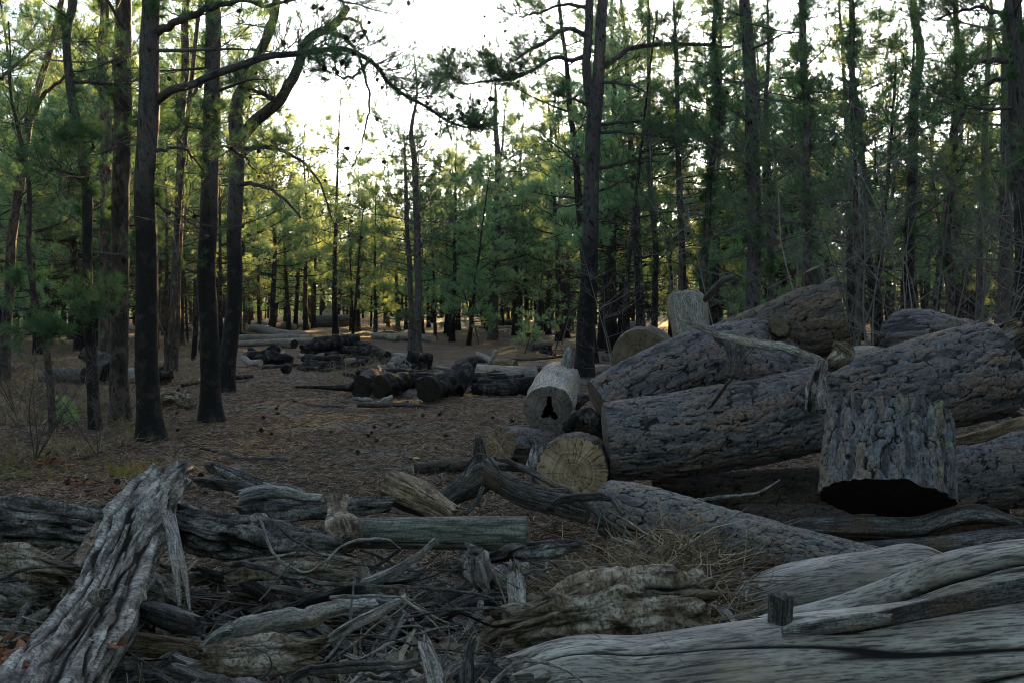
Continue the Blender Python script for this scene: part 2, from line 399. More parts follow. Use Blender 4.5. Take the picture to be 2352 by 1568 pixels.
def m_cut(name, c0, c1, c2, dark=(.03, .02, .015)):
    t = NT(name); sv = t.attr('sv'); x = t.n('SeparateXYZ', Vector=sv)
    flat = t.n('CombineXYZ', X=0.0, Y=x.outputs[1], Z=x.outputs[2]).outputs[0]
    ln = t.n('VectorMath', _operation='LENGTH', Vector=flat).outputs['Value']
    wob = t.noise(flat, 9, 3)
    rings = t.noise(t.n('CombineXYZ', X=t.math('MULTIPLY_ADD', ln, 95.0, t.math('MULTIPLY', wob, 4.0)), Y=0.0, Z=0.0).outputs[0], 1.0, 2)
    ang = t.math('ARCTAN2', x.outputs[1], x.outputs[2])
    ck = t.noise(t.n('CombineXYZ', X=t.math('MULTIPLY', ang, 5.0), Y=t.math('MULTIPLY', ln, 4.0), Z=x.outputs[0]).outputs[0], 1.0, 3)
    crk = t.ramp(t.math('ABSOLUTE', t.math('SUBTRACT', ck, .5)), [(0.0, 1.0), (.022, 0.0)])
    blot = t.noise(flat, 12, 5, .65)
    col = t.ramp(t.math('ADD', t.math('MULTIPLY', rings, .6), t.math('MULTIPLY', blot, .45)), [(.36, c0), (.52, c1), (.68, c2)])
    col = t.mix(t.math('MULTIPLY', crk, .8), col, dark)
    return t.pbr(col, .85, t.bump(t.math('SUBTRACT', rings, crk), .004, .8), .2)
def m_trunk(name, cols, charz=0.0, vs=1.0):
    """bark of a standing pine; charred up to about charz metres"""
    t = NT(name); sv = t.attr('sv'); tc = t.n('TexCoord').outputs['Object']
    wv = t.n('VectorMath', _operation='ADD', i0=t.map(sv, (9*vs, 26*vs, 26*vs)), i1=t.n('VectorMath', _operation='SCALE', i0=t.n('TexNoise', Vector=sv, Scale=9.0, Detail=2.0).outputs[1], Scale=1.3).outputs[0]).outputs[0]
    vd = t.n('TexVoronoi', _feature='DISTANCE_TO_EDGE', Vector=wv, Scale=1.0).outputs[0]
    vc = t.n('TexVoronoi', _feature='F1', Vector=wv, Scale=1.0).outputs['Color']
    rv = t.n('SeparateXYZ', Vector=vc).outputs[0]
    n2 = t.noise(t.map(sv, (25, 60, 60)), 1.0, 4, .65)
    col = t.ramp(t.math('MULTIPLY_ADD', rv, .6, t.math('MULTIPLY', n2, .45)), [(.2, cols[0]), (.5, cols[1]), (.8, cols[2])])
    edge = t.ramp(vd, [(.02, 0.0), (.2, 1.0)])
    col = t.mix(edge, (.010, .008, .007), col)
    if charz:
        z = t.n('SeparateXYZ', Vector=tc).outputs[2]
        f = t.math('MULTIPLY_ADD', t.noise(sv, 1.7, 3), 2.2, t.math('SUBTRACT', z, charz+1.1))
        k = t.ramp(f, [(0.0, 1.0), (.8, 0.0)])
        col = t.mix(t.math('MULTIPLY', k, t.ramp(n2, [(.35, 1.0), (.75, .72)])), col, (.006, .0055, .0055))
    h = t.math('ADD', t.math('MULTIPLY', edge, .7), t.math('MULTIPLY', n2, .4))
    return t.pbr(col, .9, t.bump(h, .02, 1.0), .2)
def m_needle(name, stops, tr=.4, ym=.47):
    t = NT(name); pid = t.attr('pid', 'Fac'); oi = t.n('ObjectInfo').outputs['Random']
    f = t.math('ADD', t.math('MULTIPLY', pid, .75), t.math('MULTIPLY', oi, .25))
    col = t.ramp(f, stops)
    d = t.n('BsdfDiffuse', Color=col); b = t.mix(ym, t.n('HueSaturation', Color=col, Saturation=1.0, Value=1.9, Hue=.497).outputs[0], (1.0, .70, .12))
    tl = t.n('BsdfTranslucent', Color=b); g = t.n('BsdfGlossy', Color=(.6, .65, .6, 1), Roughness=.5)
    m = t.n('MixShader', Fac=tr, i1=d.outputs[0], i2=tl.outputs[0]); m2 = t.n('MixShader', Fac=.05, i1=m.outputs[0], i2=g.outputs[0])
    t.t.links.new(m2.outputs[0], t.out.inputs[0]); return t.m
def m_flat(name, stops, rough=.9, tr=0.0):
    t = NT(name); pid = t.attr('pid', 'Fac'); sv = t.attr('sv')
    col = t.ramp(pid, stops); n = t.noise(sv, 30, 3); col = t.mix(t.math('MULTIPLY', n, .5), col, tuple(x*.4 for x in stops[0][1]))
    return t.pbr(col, rough, t.bump(n, .003, .6), .2)

M = {}
M['bark'] = m_barklog('bark_violet_grey', [(.024, .022, .022), (.060, .057, .058), (.175, .17, .176), (.22, .16, .13)])
M['barkL'] = m_barklog('bark_grey_lichen', [(.026, .025, .026), (.062, .062, .066), (.19, .195, .21), (.23, .18, .14)], .8)
M['barkD'] = m_barklog('bark_dark_brown', [(.02, .016, .014), (.045, .036, .03), (.08, .066, .055), (.12, .09, .06)])
M['barkN'] = m_barklog('bark_brown_grey', [(.02, .017, .015), (.05, .042, .036), (.14, .12, .105), (.19, .13, .09)])
M['barkP'] = m_barklog('bark_pale_scaly', [(.055, .05, .048), (.12, .112, .108), (.23, .22, .21), (.28, .21, .16)], .35)
M['grey'] = m_grey('silver_driftwood', (.17, .16, .15), (.33, .32, .30), (.52, .51, .48), (.36, .29, .2))
M['greyD'] = m_grey('dark_weathered_wood', (.035, .032, .03), (.10, .094, .09), (.24, .235, .225), (.12, .08, .05))
M['greyW'] = m_grey('pale_weathered_wood', (.2, .18, .155), (.40, .37, .33), (.60, .57, .52), (.45, .35, .24))
M['greyS'] = m_smooth('pale_barkless_wood', (.17, .152, .135), (.32, .298, .265), (.47, .45, .41))
M['tan'] = m_grey('tan_split_wood', (.13, .09, .055), (.28, .2, .125), (.46, .36, .24), None, .7)
M['green'] = m_grey('greenish_treated_post', (.09, .095, .078), (.18, .185, .155), (.28, .285, .24), None, .5)
M['rot'] = m_rot('rotten_wood_tan', [(.10, .075, .05), (.28, .22, .16), (.50, .45, .37)])
M['rotG'] = m_rot('rotten_wood_grey', [(.13, .115, .10), (.29, .27, .245), (.48, .46, .43)])
M['rotV'] = m_rot('bleached_rotten_wood', [(.15, .135, .12), (.34, .32, .29), (.56, .54, .50)])
M['rotF'] = m_rot('fissured_grey_wood', [(.07, .066, .062), (.19, .18, .17), (.38, .37, .35)])
M['rotY'] = m_rot('peeled_wood_ochre', [(.10, .075, .05), (.23, .18, .125), (.40, .33, .245)])
M['char'] = m_char('charcoal', .35); M['charA'] = m_char('charcoal_with_ash', .2)
M['cut'] = m_cut('cut_wood_grey', (.06, .05, .042), (.13, .112, .095), (.22, .195, .17))
M['cutT'] = m_cut('cut_wood_tan', (.06, .045, .028), (.12, .092, .06), (.19, .15, .1))
M['cutO'] = m_cut('mottled_ochre_wood', (.12, .082, .048), (.28, .20, .12), (.48, .37, .24))
M['cutP'] = m_cut('cut_wood_pale', (.28, .23, .16), (.42, .37, .28), (.55, .5, .4))
M['cutK'] = m_cut('cut_wood_charred_shaded', (.006, .005, .0045), (.016, .013, .011), (.045, .034, .024))  # burnt log ends, and painted shade on the sawn stump's faces
M['hole'] = m_char('hollow_dark', 0)
M['trunk'] = m_barklog('pine_bark', [(.024, .021, .021), (.055, .05, .048), (.12, .112, .108), (.14, .10, .08)])
M['trunkC'] = m_barklog('pine_bark_fire_scarred', [(.018, .017, .017), (.042, .039, .039), (.095, .09, .088), (.11, .08, .065)], 0, 2.2)
M['trunkK'] = m_barklog('pine_bark_blackened', [(.012, .01, .009), (.03, .025, .022), (.06, .048, .042), (.2, .14, .11)])
M['trunkB'] = m_trunk('far_pine_bark', [(.03, .025, .022), (.065, .053, .046), (.12, .097, .08)], .8, .8)
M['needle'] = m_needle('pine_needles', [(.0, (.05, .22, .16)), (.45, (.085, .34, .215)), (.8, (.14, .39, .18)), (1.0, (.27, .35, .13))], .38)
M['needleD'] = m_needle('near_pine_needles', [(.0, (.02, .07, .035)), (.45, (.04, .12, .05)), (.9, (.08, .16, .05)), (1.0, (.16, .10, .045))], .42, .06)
M['deadneedle'] = m_needle('dead_pine_needles', [(0, (.10, .05, .025)), (1, (.2, .11, .055))], .3)
M['twig'] = m_flat('twig_bark', [(0, (.05, .042, .038)), (.5, (.11, .095, .085)), (1, (.21, .19, .17))])
M['twigP'] = m_flat('bare_grey_twig', [(0, (.10, .088, .078)), (1, (.26, .24, .22))])
M['straw'] = m_flat('dry_straw', [(0, (.10, .065, .035)), (.5, (.24, .17, .10)), (.85, (.38, .30, .19)), (1, (.5, .43, .3))])
M['litter'] = m_flat('needle_litter', [(0, (.04, .028, .021)), (.45, (.15, .10, .072)), (.8, (.34, .24, .175)), (1, (.55, .45, .36))])
M['needleR'] = m_flat('red_brown_needles', [(0, (.05, .026, .016)), (.5, (.17, .09, .05)), (1, (.42, .27, .16))])
M['chip'] = m_flat('wood_chips', [(0, (.03, .025, .02)), (.4, (.13, .105, .08)), (.7, (.32, .27, .21)), (1, (.68, .6, .46))])
M['cone'] = m_flat('pine_cone_scales', [(0, (.03, .022, .017)), (1, (.10, .075, .055))])
M['leafbrown'] = m_flat('dead_oak_leaf', [(0, (.12, .05, .025)), (1, (.28, .13, .07))])
M['sprout'] = m_needle('green_sprout_leaf', [(0, (.03, .06, .018)), (1, (.06, .11, .03))], .2)

def m_ground(nm_='pine_litter_ground', gap_shade=0.0):
    t = NT(nm_); p = t.n('NewGeometry').outputs['Position']
    n1 = t.noise(p, .35, 5, .6); n2 = t.noise(t.map(p, (1, 1, 1), (7, 3, 0)), 1.1, 5, .6); n3 = t.noise(p, 14, 6, .7); n4 = t.noise(t.map(p, (1, 1, 1), (31, 13, 0)), 60, 3, .6)
    col = t.ramp(n3, [(.32, (.035, .024, .018)), (.5, (.13, .085, .058)), (.66, (.26, .18, .125))])
    sand = t.ramp(t.math('ADD', t.math('MULTIPLY', n1, .55), t.math('MULTIPLY', n2, .5)), [(.53, 0.0), (.60, 1.0)])
    scol = t.ramp(n4, [(.35, (.07, .075, .07)), (.65, (.2, .205, .19))])
    col = t.mix(t.math('MULTIPLY', sand, t.ramp(n3, [(.45, .85), (.62, .1)])), col, scol)
    mo = t.ramp(t.noise(t.map(p, (1, 1, 1), (90, 5, 0)), .8, 5, .65), [(.56, 0.0), (.64, .5)])
    col = t.mix(mo, col, (.045, .055, .02))
    if gap_shade: col = t.mix(gap_shade, col, (.015, .012, .01))  # mixes shade between the debris into the soil colour
    nm = t.bump(n3, .03, .8); nm = t.bump(n4, .008, .7, nm)
    return t.pbr(col, .95, nm, .1)
M['ground'] = m_ground(); M['soil'] = m_ground('rotted_soil_gap_shade', .72)  # mound soil is darkened to paint in shade of the heap's gaps

rs = np.random.default_rng(11)
# ------------------------------------------------------------------ ground
def warp_axis(n, a, b, c=30.0):
    t = np.linspace(-1, 1, n); return np.sign(t)*(np.abs(t)**2.2)*(b-a)/2 + (a+b)/2
gx = np.unique(np.concatenate([np.linspace(-14, 14, 190), np.linspace(-700, -14, 30), np.linspace(14, 700, 30)]))
gy = np.unique(np.concatenate([np.linspace(-2, 30, 230), np.linspace(30, 90, 60), np.linspace(90, 900, 20), np.linspace(-300, -2, 10)]))
def gz(x, y):
    return .035*fbm(x*.6, y*.6, x*0, 3, 3) + .012*vn(x*4, y*4, x*0, 9) - .02
XX, YY = np.meshgrid(gx, gy); ZZ = gz(XX, YY)
nx_, ny_ = len(gx), len(gy)
i = np.arange(ny_-1)[:, None]; j = np.arange(nx_-1)[None]
gq = np.stack([i*nx_+j, i*nx_+j+1, (i+1)*nx_+j+1, (i+1)*nx_+j], -1).reshape(-1, 4)
g = Geo().add(np.stack([XX, YY, ZZ], -1), gq)
tag(put('ground', g, M['ground'], origin=np.zeros(3)), 'brown pine needle litter and grey sand of the forest clearing floor', kind='structure')

# ------------------------------------------------------------------ tree generators
def wiggle(rng, n, amp):
    k = max(3, n//2); c = rng.normal(size=(k, 3)); c[0] = 0
    return np.stack([np.interp(np.linspace(0, k-1, n), np.arange(k), np.cumsum(c[:, a])) for a in range(3)], -1)*amp
def limb_path(rng, base, az, L, rise, K=9, curl=.0):
    t = np.linspace(0, 1, K)
    d = np.array([math.cos(az), math.sin(az), 0])
    p = base + d*(L*t)[:, None] + np.array([0, 0, 1])*(L*(rise*t + curl*t**2))[:, None]
    return p + wiggle(rng, K, L*.045)*t[:, None]**.5
def subs(rng, P, r0, nsub, Ls, K=5, tmin=.3, up=.25):
    """side branches of one limb path"""
    Kp = len(P); t = tmin + (1-tmin)*rng.random(nsub)**.8; t[:max(1, nsub//6)] = 1.0
    f = t*(Kp-1); i = np.minimum(f.astype(int), Kp-2); fr = (f-i)[:, None]
    b = P[i]*(1-fr) + P[i+1]*fr; T = nrm(P[i+1]-P[i])
    side = nrm(np.cross(T, np.array([0, 0, 1.]))) * rng.choice([-1, 1], nsub)[:, None]
    d = nrm(T*.7 + side*rng.uniform(.2, 1.1, (nsub, 1)) + rng.normal(size=(nsub, 3))*.3 + np.array([0, 0, up]))
    L = Ls*rng.uniform(.5, 1.2, nsub)*(1.1-.4*t)
    s = np.linspace(0, 1, K)
    Q = b[:, None] + d[:, None]*(L[:, None, None]*s[None, :, None]) + rng.normal(size=(nsub, K, 3))*(L*.07)[:, None, None]*s[None, :, None]
    Q[:, :, 2] += (L[:, None]*.18*s[None]**2)
    r = (r0*.42*(1.15-t)+.003)[:, None]*(1-.75*s[None])
    return Q, r
def foliate(tw, nd, rng, P, r0, nsub, Ls, ns=5, n=26, nl=.09, wd=.004, dead=False, bare=.0, tmin=.3, tns=3, sp=1.0, pm=None):
    Q, r = subs(rng, P, r0, nsub, Ls, tmin=tmin)
    btubes(tw, Q, r, tns, 0, rng.random(nsub))
    K = Q.shape[1]
    # secondary twigs
    m = ns
    qi = np.repeat(np.arange(nsub), m); t = rng.uniform(.35, 1, nsub*m); t[::m] = 1
    f = t*(K-1); i = np.minimum(f.astype(int), K-2); fr = (f-i)[:, None]
    b = Q[qi, i]*(1-fr) + Q[qi, i+1]*fr; T = nrm(Q[qi, i+1]-Q[qi, i])
    d = nrm(T*.8 + rng.normal(size=b.shape)*.55 + np.array([0, 0, .35]))
    L = rng.uniform(.08, .3, len(b))*(Ls/.5)
    s = np.linspace(0, 1, 3)
    Z = b[:, None] + d[:, None]*(L[:, None, None]*s[None, :, None]) + rng.normal(size=(len(b), 3, 3))*(L*.08)[:, None, None]*s[None, :, None]
    btubes(tw, Z, np.array([[.0035, .003, .0022]])*np.ones((len(b), 1))*(1 if wd < .004 else 1.5), 3, 0, rng.random(len(b)))
    if dead: return Z[:, -1]
    keep = rng.random(len(b)) > bare
    needles(nd, Z[keep, 1], Z[keep, 2]-Z[keep, 1] + d[keep]*.05, rng, n, .16*(Ls/.5)**.3, nl, wd, 0, None if pm is None else np.clip(rng.normal(pm, .18, keep.sum()), 0, 1), sp)
    return Z[:, -1]

def gen_pine(seed, H, r0, lo=.3, dens=1.0, LL=2.0, n=34, wd=.012, nl=.12, ns=7, nsub=11, sprout=40, whips=22):
    rng = np.random.default_rng(seed)
    tr = Geo(); nd = Geo(); tw = tr
    K = 26; t = np.linspace(0, 1, K)
    P = np.zeros((K, 3)); P[:, 2] = t*H; P += wiggle(rng, K, .035*H/9)*t[:, None]**.5
    P[:, 0] += rng.normal()*.35*t**1.5; P[:, 1] += rng.normal()*.35*t**1.5
    r = r0*(1-.86*t**.9) + r0*.35*np.exp(-t*H/.25)
    tube(tr, P, r, 9, None, seed, caps=(False, True), mi=0)
    nl_ = int(34*dens)
    for k in range(nl_):
        z = .12 + .86*((k+rng.random())/nl_)
        base = np.array([np.interp(z, t, P[:, a]) for a in range(3)]); rr = np.interp(z, t, r)
        az = k*2.4 + rng.normal()*.5
        u = (z-lo)/(1-lo)
        if z < lo:      # dead whip
            L = rng.uniform(.4, 1.5); p = limb_path(rng, base, az, L, rng.uniform(-.25, .3))
            btubes(tr, p[None], (rr*.22*(1-.8*np.linspace(0, 1, 9)))[None], 4, 0, rng.random(1))
            foliate(tr, nd, rng, p, rr*.2, 5, .35, 3, dead=True)
        else:
            L = LL*(1-.72*u**1.4)*rng.uniform(.55, 1.15)*(.75+.25*min(1, u*4))
            p = limb_path(rng, base, az, L, rng.uniform(-.05, .3)+.35*u, curl=rng.uniform(0, .25))
            btubes(tr, p[None], (max(.008, rr*.38)*(1-.8*np.linspace(0, 1, 9)))[None], 4, 0, rng.random(1))
            foliate(tr, nd, rng, p, rr*.35, max(3, int(nsub*L/1.5)), .5, ns, n, nl, wd, bare=.08, tmin=.25)
    for k in range(whips):
        z = rng.uniform(.1, .7); base = np.array([np.interp(z, t, P[:, a]) for a in range(3)]); rr = np.interp(z, t, r)
        p = limb_path(rng, base, rng.random()*6.28, rng.uniform(.5, 1.7), rng.uniform(-.35, .3))
        btubes(tr, p[None], (rr*.2*(1-.8*np.linspace(0, 1, 9)))[None], 3, 0, rng.random(1)); foliate(tr, nd, rng, p, rr*.2, 5, .4, 3, dead=True)
    # leader tip and trunk sprouts
    needles(nd, np.repeat(P[-1:], 6, 0), rng.normal(size=(6, 3))+[0, 0, 1.2], rng, n, .2, nl, wd)
    zz = rng.uniform(.15, .9, sprout); b = np.stack([np.interp(zz, t, P[:, a]) for a in range(3)], -1)
    dd = rng.normal(size=(sprout, 3)); dd[:, 2] = np.abs(dd[:, 2])*.6
    needles(nd, b + nrm(dd*[1, 1, 0])*np.interp(zz, t, r)[:, None], dd, rng, n+8, .12, nl, wd)
    return tr, nd

# ------------------------------------------------------------------ forest
rf = np.random.default_rng(5)
VAR = []
for k in range(9):
    H = [9.6, 10.2, 9.0, 8.4, 10.6, 9.4, 8.8, 7.6, 9.9][k]
    lo = [.24, .17, .30, .14, .26, .18, .22, .12, .3][k]
    tr, nd = gen_pine(100+k, H, [.13, .14, .11, .12, .15, .11, .13, .09, .13][k], lo, LL=[1.9, 2.2, 1.6, 2.0, 2.1, 2.3, 1.8, 1.7, 1.9][k])
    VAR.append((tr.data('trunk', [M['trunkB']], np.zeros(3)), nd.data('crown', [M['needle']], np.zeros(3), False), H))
def bg_tree(loc, k, sc, rz, label, group, lean=(0, 0)):
    e = empty('pine_tree', (loc[0], loc[1], -.03)); e.rotation_euler = (lean[0], lean[1], rz); e.scale = (sc, sc, sc)
    tag(e, label, 'tree', group)
    for nm, me in (('trunk', VAR[k][0]), ('crown', VAR[k][1])):
        o = bpy.data.objects.new(nm, me); COL.objects.link(o); o.parent = e
    return e
taken = []
def spot_ok(x, y, dmin):
    for a, b in taken:
        if (a-x)**2+(b-y)**2 < dmin**2: return False
    return True
zones = [  # px range, depth range, count, label, group
    (-60, 560, 30, 100, 82, 'slim pine in the dense wood behind the near trunks at left', 'pines in the wood behind the left trunks'),
    (560, 1330, 46, 100, 80, 'slim pine in the green wood on the far side of the clearing', 'pines in the wood across the clearing'),
    (1330, 2420, 27, 100, 110, 'slim pine in the dark wood behind the log pile', 'pines in the wood behind the log pile')]
# individually read mid-distance pines: px, base py, variant, height scale, lean, label
MID = [
    (598, 738, 0, 1.0, 0, 'straight pine behind the pale fallen logs, left of the leaning trunk'),
    (655, 740, 2, 1.0, .10, 'pale grey pine leaning right behind the charred upright stub'),
    (700, 734, 4, 1.0, .03, 'dark pine behind the thick bark log and pale round end'),
    (812, 742, 5, .9, .02, 'small pine just right of the thick bark log in the far clearing'),
    (862, 766, 7, .95, 0, 'bushy green pine by the far brush heap'),
    (1000, 781, 7, .8, .02, 'young pine at the right end of the long pale far log'),
    (1038, 784, 3, .9, -.06, 'fork stemmed pine right of the two close standing pines'),
    (1052, 757, 1, .95, 0, 'straight pine standing just behind the fork stemmed one'),
    (1076, 791, 7, .85, .12, 'thin pine leaning right at the clearing edge'),
    (1184, 769, 4, 1.0, 0, 'thick straight pine to the right of the tall centre pine'),
    (1284, 783, 8, 1.0, 0, 'dark pine left of the big forked pine'),
    (1232, 760, 2, 1.0, -.02, 'slender pine between the tall centre pine and the big forked pine'),
    (1110, 752, 6, .9, .03, 'narrow pine close behind the tall centre pine'),
    (1440, 775, 0, .95, .02, 'pine just right of the big forked pine, behind the brown log end'),
    (1500, 760, 5, 1.0, -.02, 'pine rising behind the pale upright slab'),
]
for (px, py, k, sc, lean, lab) in MID:
    c = G(px, py); taken.append((c[0], c[1])); bg_tree(c, k, sc, rf.random()*6.28, lab, None, (0, lean))
for (a, b, d0, d1, cnt, lab, grp) in zones:
    n = 0; tries = 0
    while n < cnt and tries < 9000:
        tries += 1
        D = math.sqrt(rf.uniform(d0**2, d1**2)) if rf.random() < .75 else rf.uniform(d0, d0+22)
        px = rf.uniform(a, b); x = (px-CX)/F*D
        if not spot_ok(x, D, 1.5): continue
        taken.append((x, D)); n += 1
        sc = rf.uniform(.84, 1.12)
        if 1340 < px < 1800: sc = rf.uniform(1.02, 1.22)
        if 820 < px < 1180: sc *= .92
        if px < 520: sc *= 1.1
        if D > 55: sc *= .92 if px < 1330 else .85
        bg_tree((x, D), int(rf.integers(0, 9)), sc, rf.random()*6.28, lab, grp, (rf.normal()*.02, rf.normal()*.03))
def bare_stem(px, D, lab, grp):
    x = (px-CX)/F*D; c = np.array([x, D, 0.]); h = rf.uniform(4.5, 8.5); K = 10; t = np.linspace(0, 1, K); r0 = rf.uniform(.045, .10)
    P = c + np.outer(t, [rf.normal()*.35, rf.normal()*.3, h]) + wiggle(rf, K, .06)*t[:, None]
    g = Geo(); tube(g, P, r0*(1-.75*t), 8, None, 3, caps=(False, True))
    for k in range(26):
        z = rf.uniform(.08, .98); b = np.array([np.interp(z, t, P[:, a]) for a in range(3)])
        p = limb_path(rf, b, rf.random()*6.28, rf.uniform(.4, 1.5), rf.uniform(-.2, .5))
        btubes(g, p[None], (r0*.2*(1-.7*np.linspace(0, 1, 9)))[None], 3, 0, rf.random(1)); foliate(g, g, rf, p, r0*.2, 5, .4, 3, dead=True)
    tag(put('bare_pine', g, M['trunkB'], origin=c), lab, 'tree', grp)
for k in range(80):
    if k >= 56:
        px, D = rf.uniform(0, 560), rf.uniform(24, 60)
        if spot_ok((px-CX)/F*D, D, .8): taken.append(((px-CX)/F*D, D)); bare_stem(px, D, 'thin leafless dead pine stem behind the near trunks at left', 'dead pines behind the left trunks')
        continue
    px, D = (rf.uniform(1400, 2352), rf.uniform(19, 48)) if k % 3 else (rf.uniform(560, 1330), rf.uniform(46, 75))
    if not spot_ok((px-CX)/F*D, D, .8): continue
    taken.append(((px-CX)/F*D, D))
    bare_stem(px, D, *(('thin leafless dead pine stem in the dark wood behind the log pile', 'dead pines behind the log pile') if k % 3 else ('thin leafless dead pine stem among the green pines across the clearing', 'dead pines across the clearing')))
# the far wood: one mass beyond the counted trees
lowt, lown = gen_pine(300, 9.5, .13, .22, .7, 2.2, 10, .045, .2, 3, 6, 8, 3)
lowt2, lown2 = gen_pine(301, 8.8, .13, .18, .7, 2.1, 10, .045, .2, 3, 6, 8, 3)
ft = Geo()
for k in range(300):
    D = rf.uniform(98, 175); x = (rf.uniform(-150, 2500)-CX)/F*D; a = rf.random()*6.28; sc = rf.uniform(.8, 1.0)
    c, s = math.cos(a)*sc, math.sin(a)*sc
    Rm = np.array([[c, -s, 0], [s, c, 0], [0, 0, sc]])
    for mi, gsrc in enumerate((lowt, lown) if k % 2 else (lowt2, lown2)):
        n0 = 0
        for v, f, pid, sv in zip(gsrc.v, gsrc.f, gsrc.pid, gsrc.sv):
            ft.add(v @ Rm.T + [x, D, 0], f - n0, mi, sv, pid); n0 += len(v)
for k in range(900):     # bare stems
    D = rf.uniform(92, 185); x = (rf.uniform(-150, 2500)-CX)/F*D; h = rf.uniform(4, 9)
    P_ = np.array([[x, D, 0], [x+rf.normal()*.15, D, h*.5], [x+rf.normal()*.4, D, h]]); r_ = rf.uniform(.06, .16)
    btubes(ft, P_[None], np.array([[r_, r_*.8, r_*.4]]), 4, 0, rf.random(1))
for k in range(900):     # knee to head high scrub under the far trees
    D = rf.uniform(96, 150); x = (rf.uniform(-150, 2500)-CX)/F*D; m = 36
    b = np.array([x, D, 0])+rf.normal(size=(m, 3))*[1.1, .8, 0]; b[:, 2] = rf.random(m)*2.6
    needles(ft, b, rf.normal(size=(m, 3))+[0, 0, 1], rf, 9, .3, .3, .06, 1)
tag(put('far_wood', ft, [M['trunkB'], M['needle']], origin=np.array([0, 98., 0]), smooth=False), 'mass of distant pines closing the horizon', 'wood', kind='stuff')

sw = Geo()
for k in range(230):     # the same wood goes on behind and beside the camera
    while True:
        a = rf.uniform(R(32), R(328)); D = rf.uniform(7.5, 42); x, y = math.sin(a)*D, math.cos(a)*D
        if abs(x) > .5*y+3: break
    a = rf.random()*6.28; sc = rf.uniform(.95, 1.3); c, s = math.cos(a)*sc, math.sin(a)*sc
    Rm = np.array([[c, -s, 0], [s, c, 0], [0, 0, sc]])
    for mi, gsrc in enumerate((lowt, lown) if k % 2 else (lowt2, lown2)):
        n0 = 0
        for v, f, pid, sv in zip(gsrc.v, gsrc.f, gsrc.pid, gsrc.sv):
            sw.add(v @ Rm.T + [x, y, 0], f - n0, mi, sv, pid); n0 += len(v)
tag(put('surrounding_wood', sw, [M['trunkB'], M['needle']], origin=np.array([0, -20., 0]), smooth=False), 'the pine wood standing all round the clearing, beside and behind the viewer', 'wood', kind='stuff')

# ------------------------------------------------------------------ hero pines (placed by the trunk's foot)
cone_g = Geo()
def cone_geo(rng, L=.06, Rr=.026):
    g = Geo(); n = 90
    k = np.arange(n); t = (k+.5)/n; a = k*2.39996
    rr = Rr*np.sin(np.pi*(t*.86+.08))**.7; z = t*L
    d = np.stack([np.cos(a), np.sin(a), np.zeros(n)], -1); tn = np.stack([-np.sin(a), np.cos(a), np.zeros(n)], -1); up = np.array([0, 0, 1.])
    w_ = (.0065*np.ones(n))[:, None]
    b = d*(rr*.25)[:, None]+up*z[:, None]; tip = d*(rr*1.1)[:, None]+up*(z+.006)[:, None]
    V = np.stack([b-tn*w_*.5, b+tn*w_*.5, tip+tn*w_, tip+up*.004+d*.002, tip-tn*w_], 1)
    f = np.arange(n*5).reshape(-1, 5)
    g.add(V, f, 0, None, np.repeat(rng.random(n), 5))
    P = np.array([[0, 0, 0], [0, 0, L*.5], [0, 0, L]]); tube(g, P, [Rr*.4, Rr*.55, Rr*.2], 7)
    return g
CONE = cone_geo(rs).data('pine_cone', [M['cone']], np.zeros(3), False)

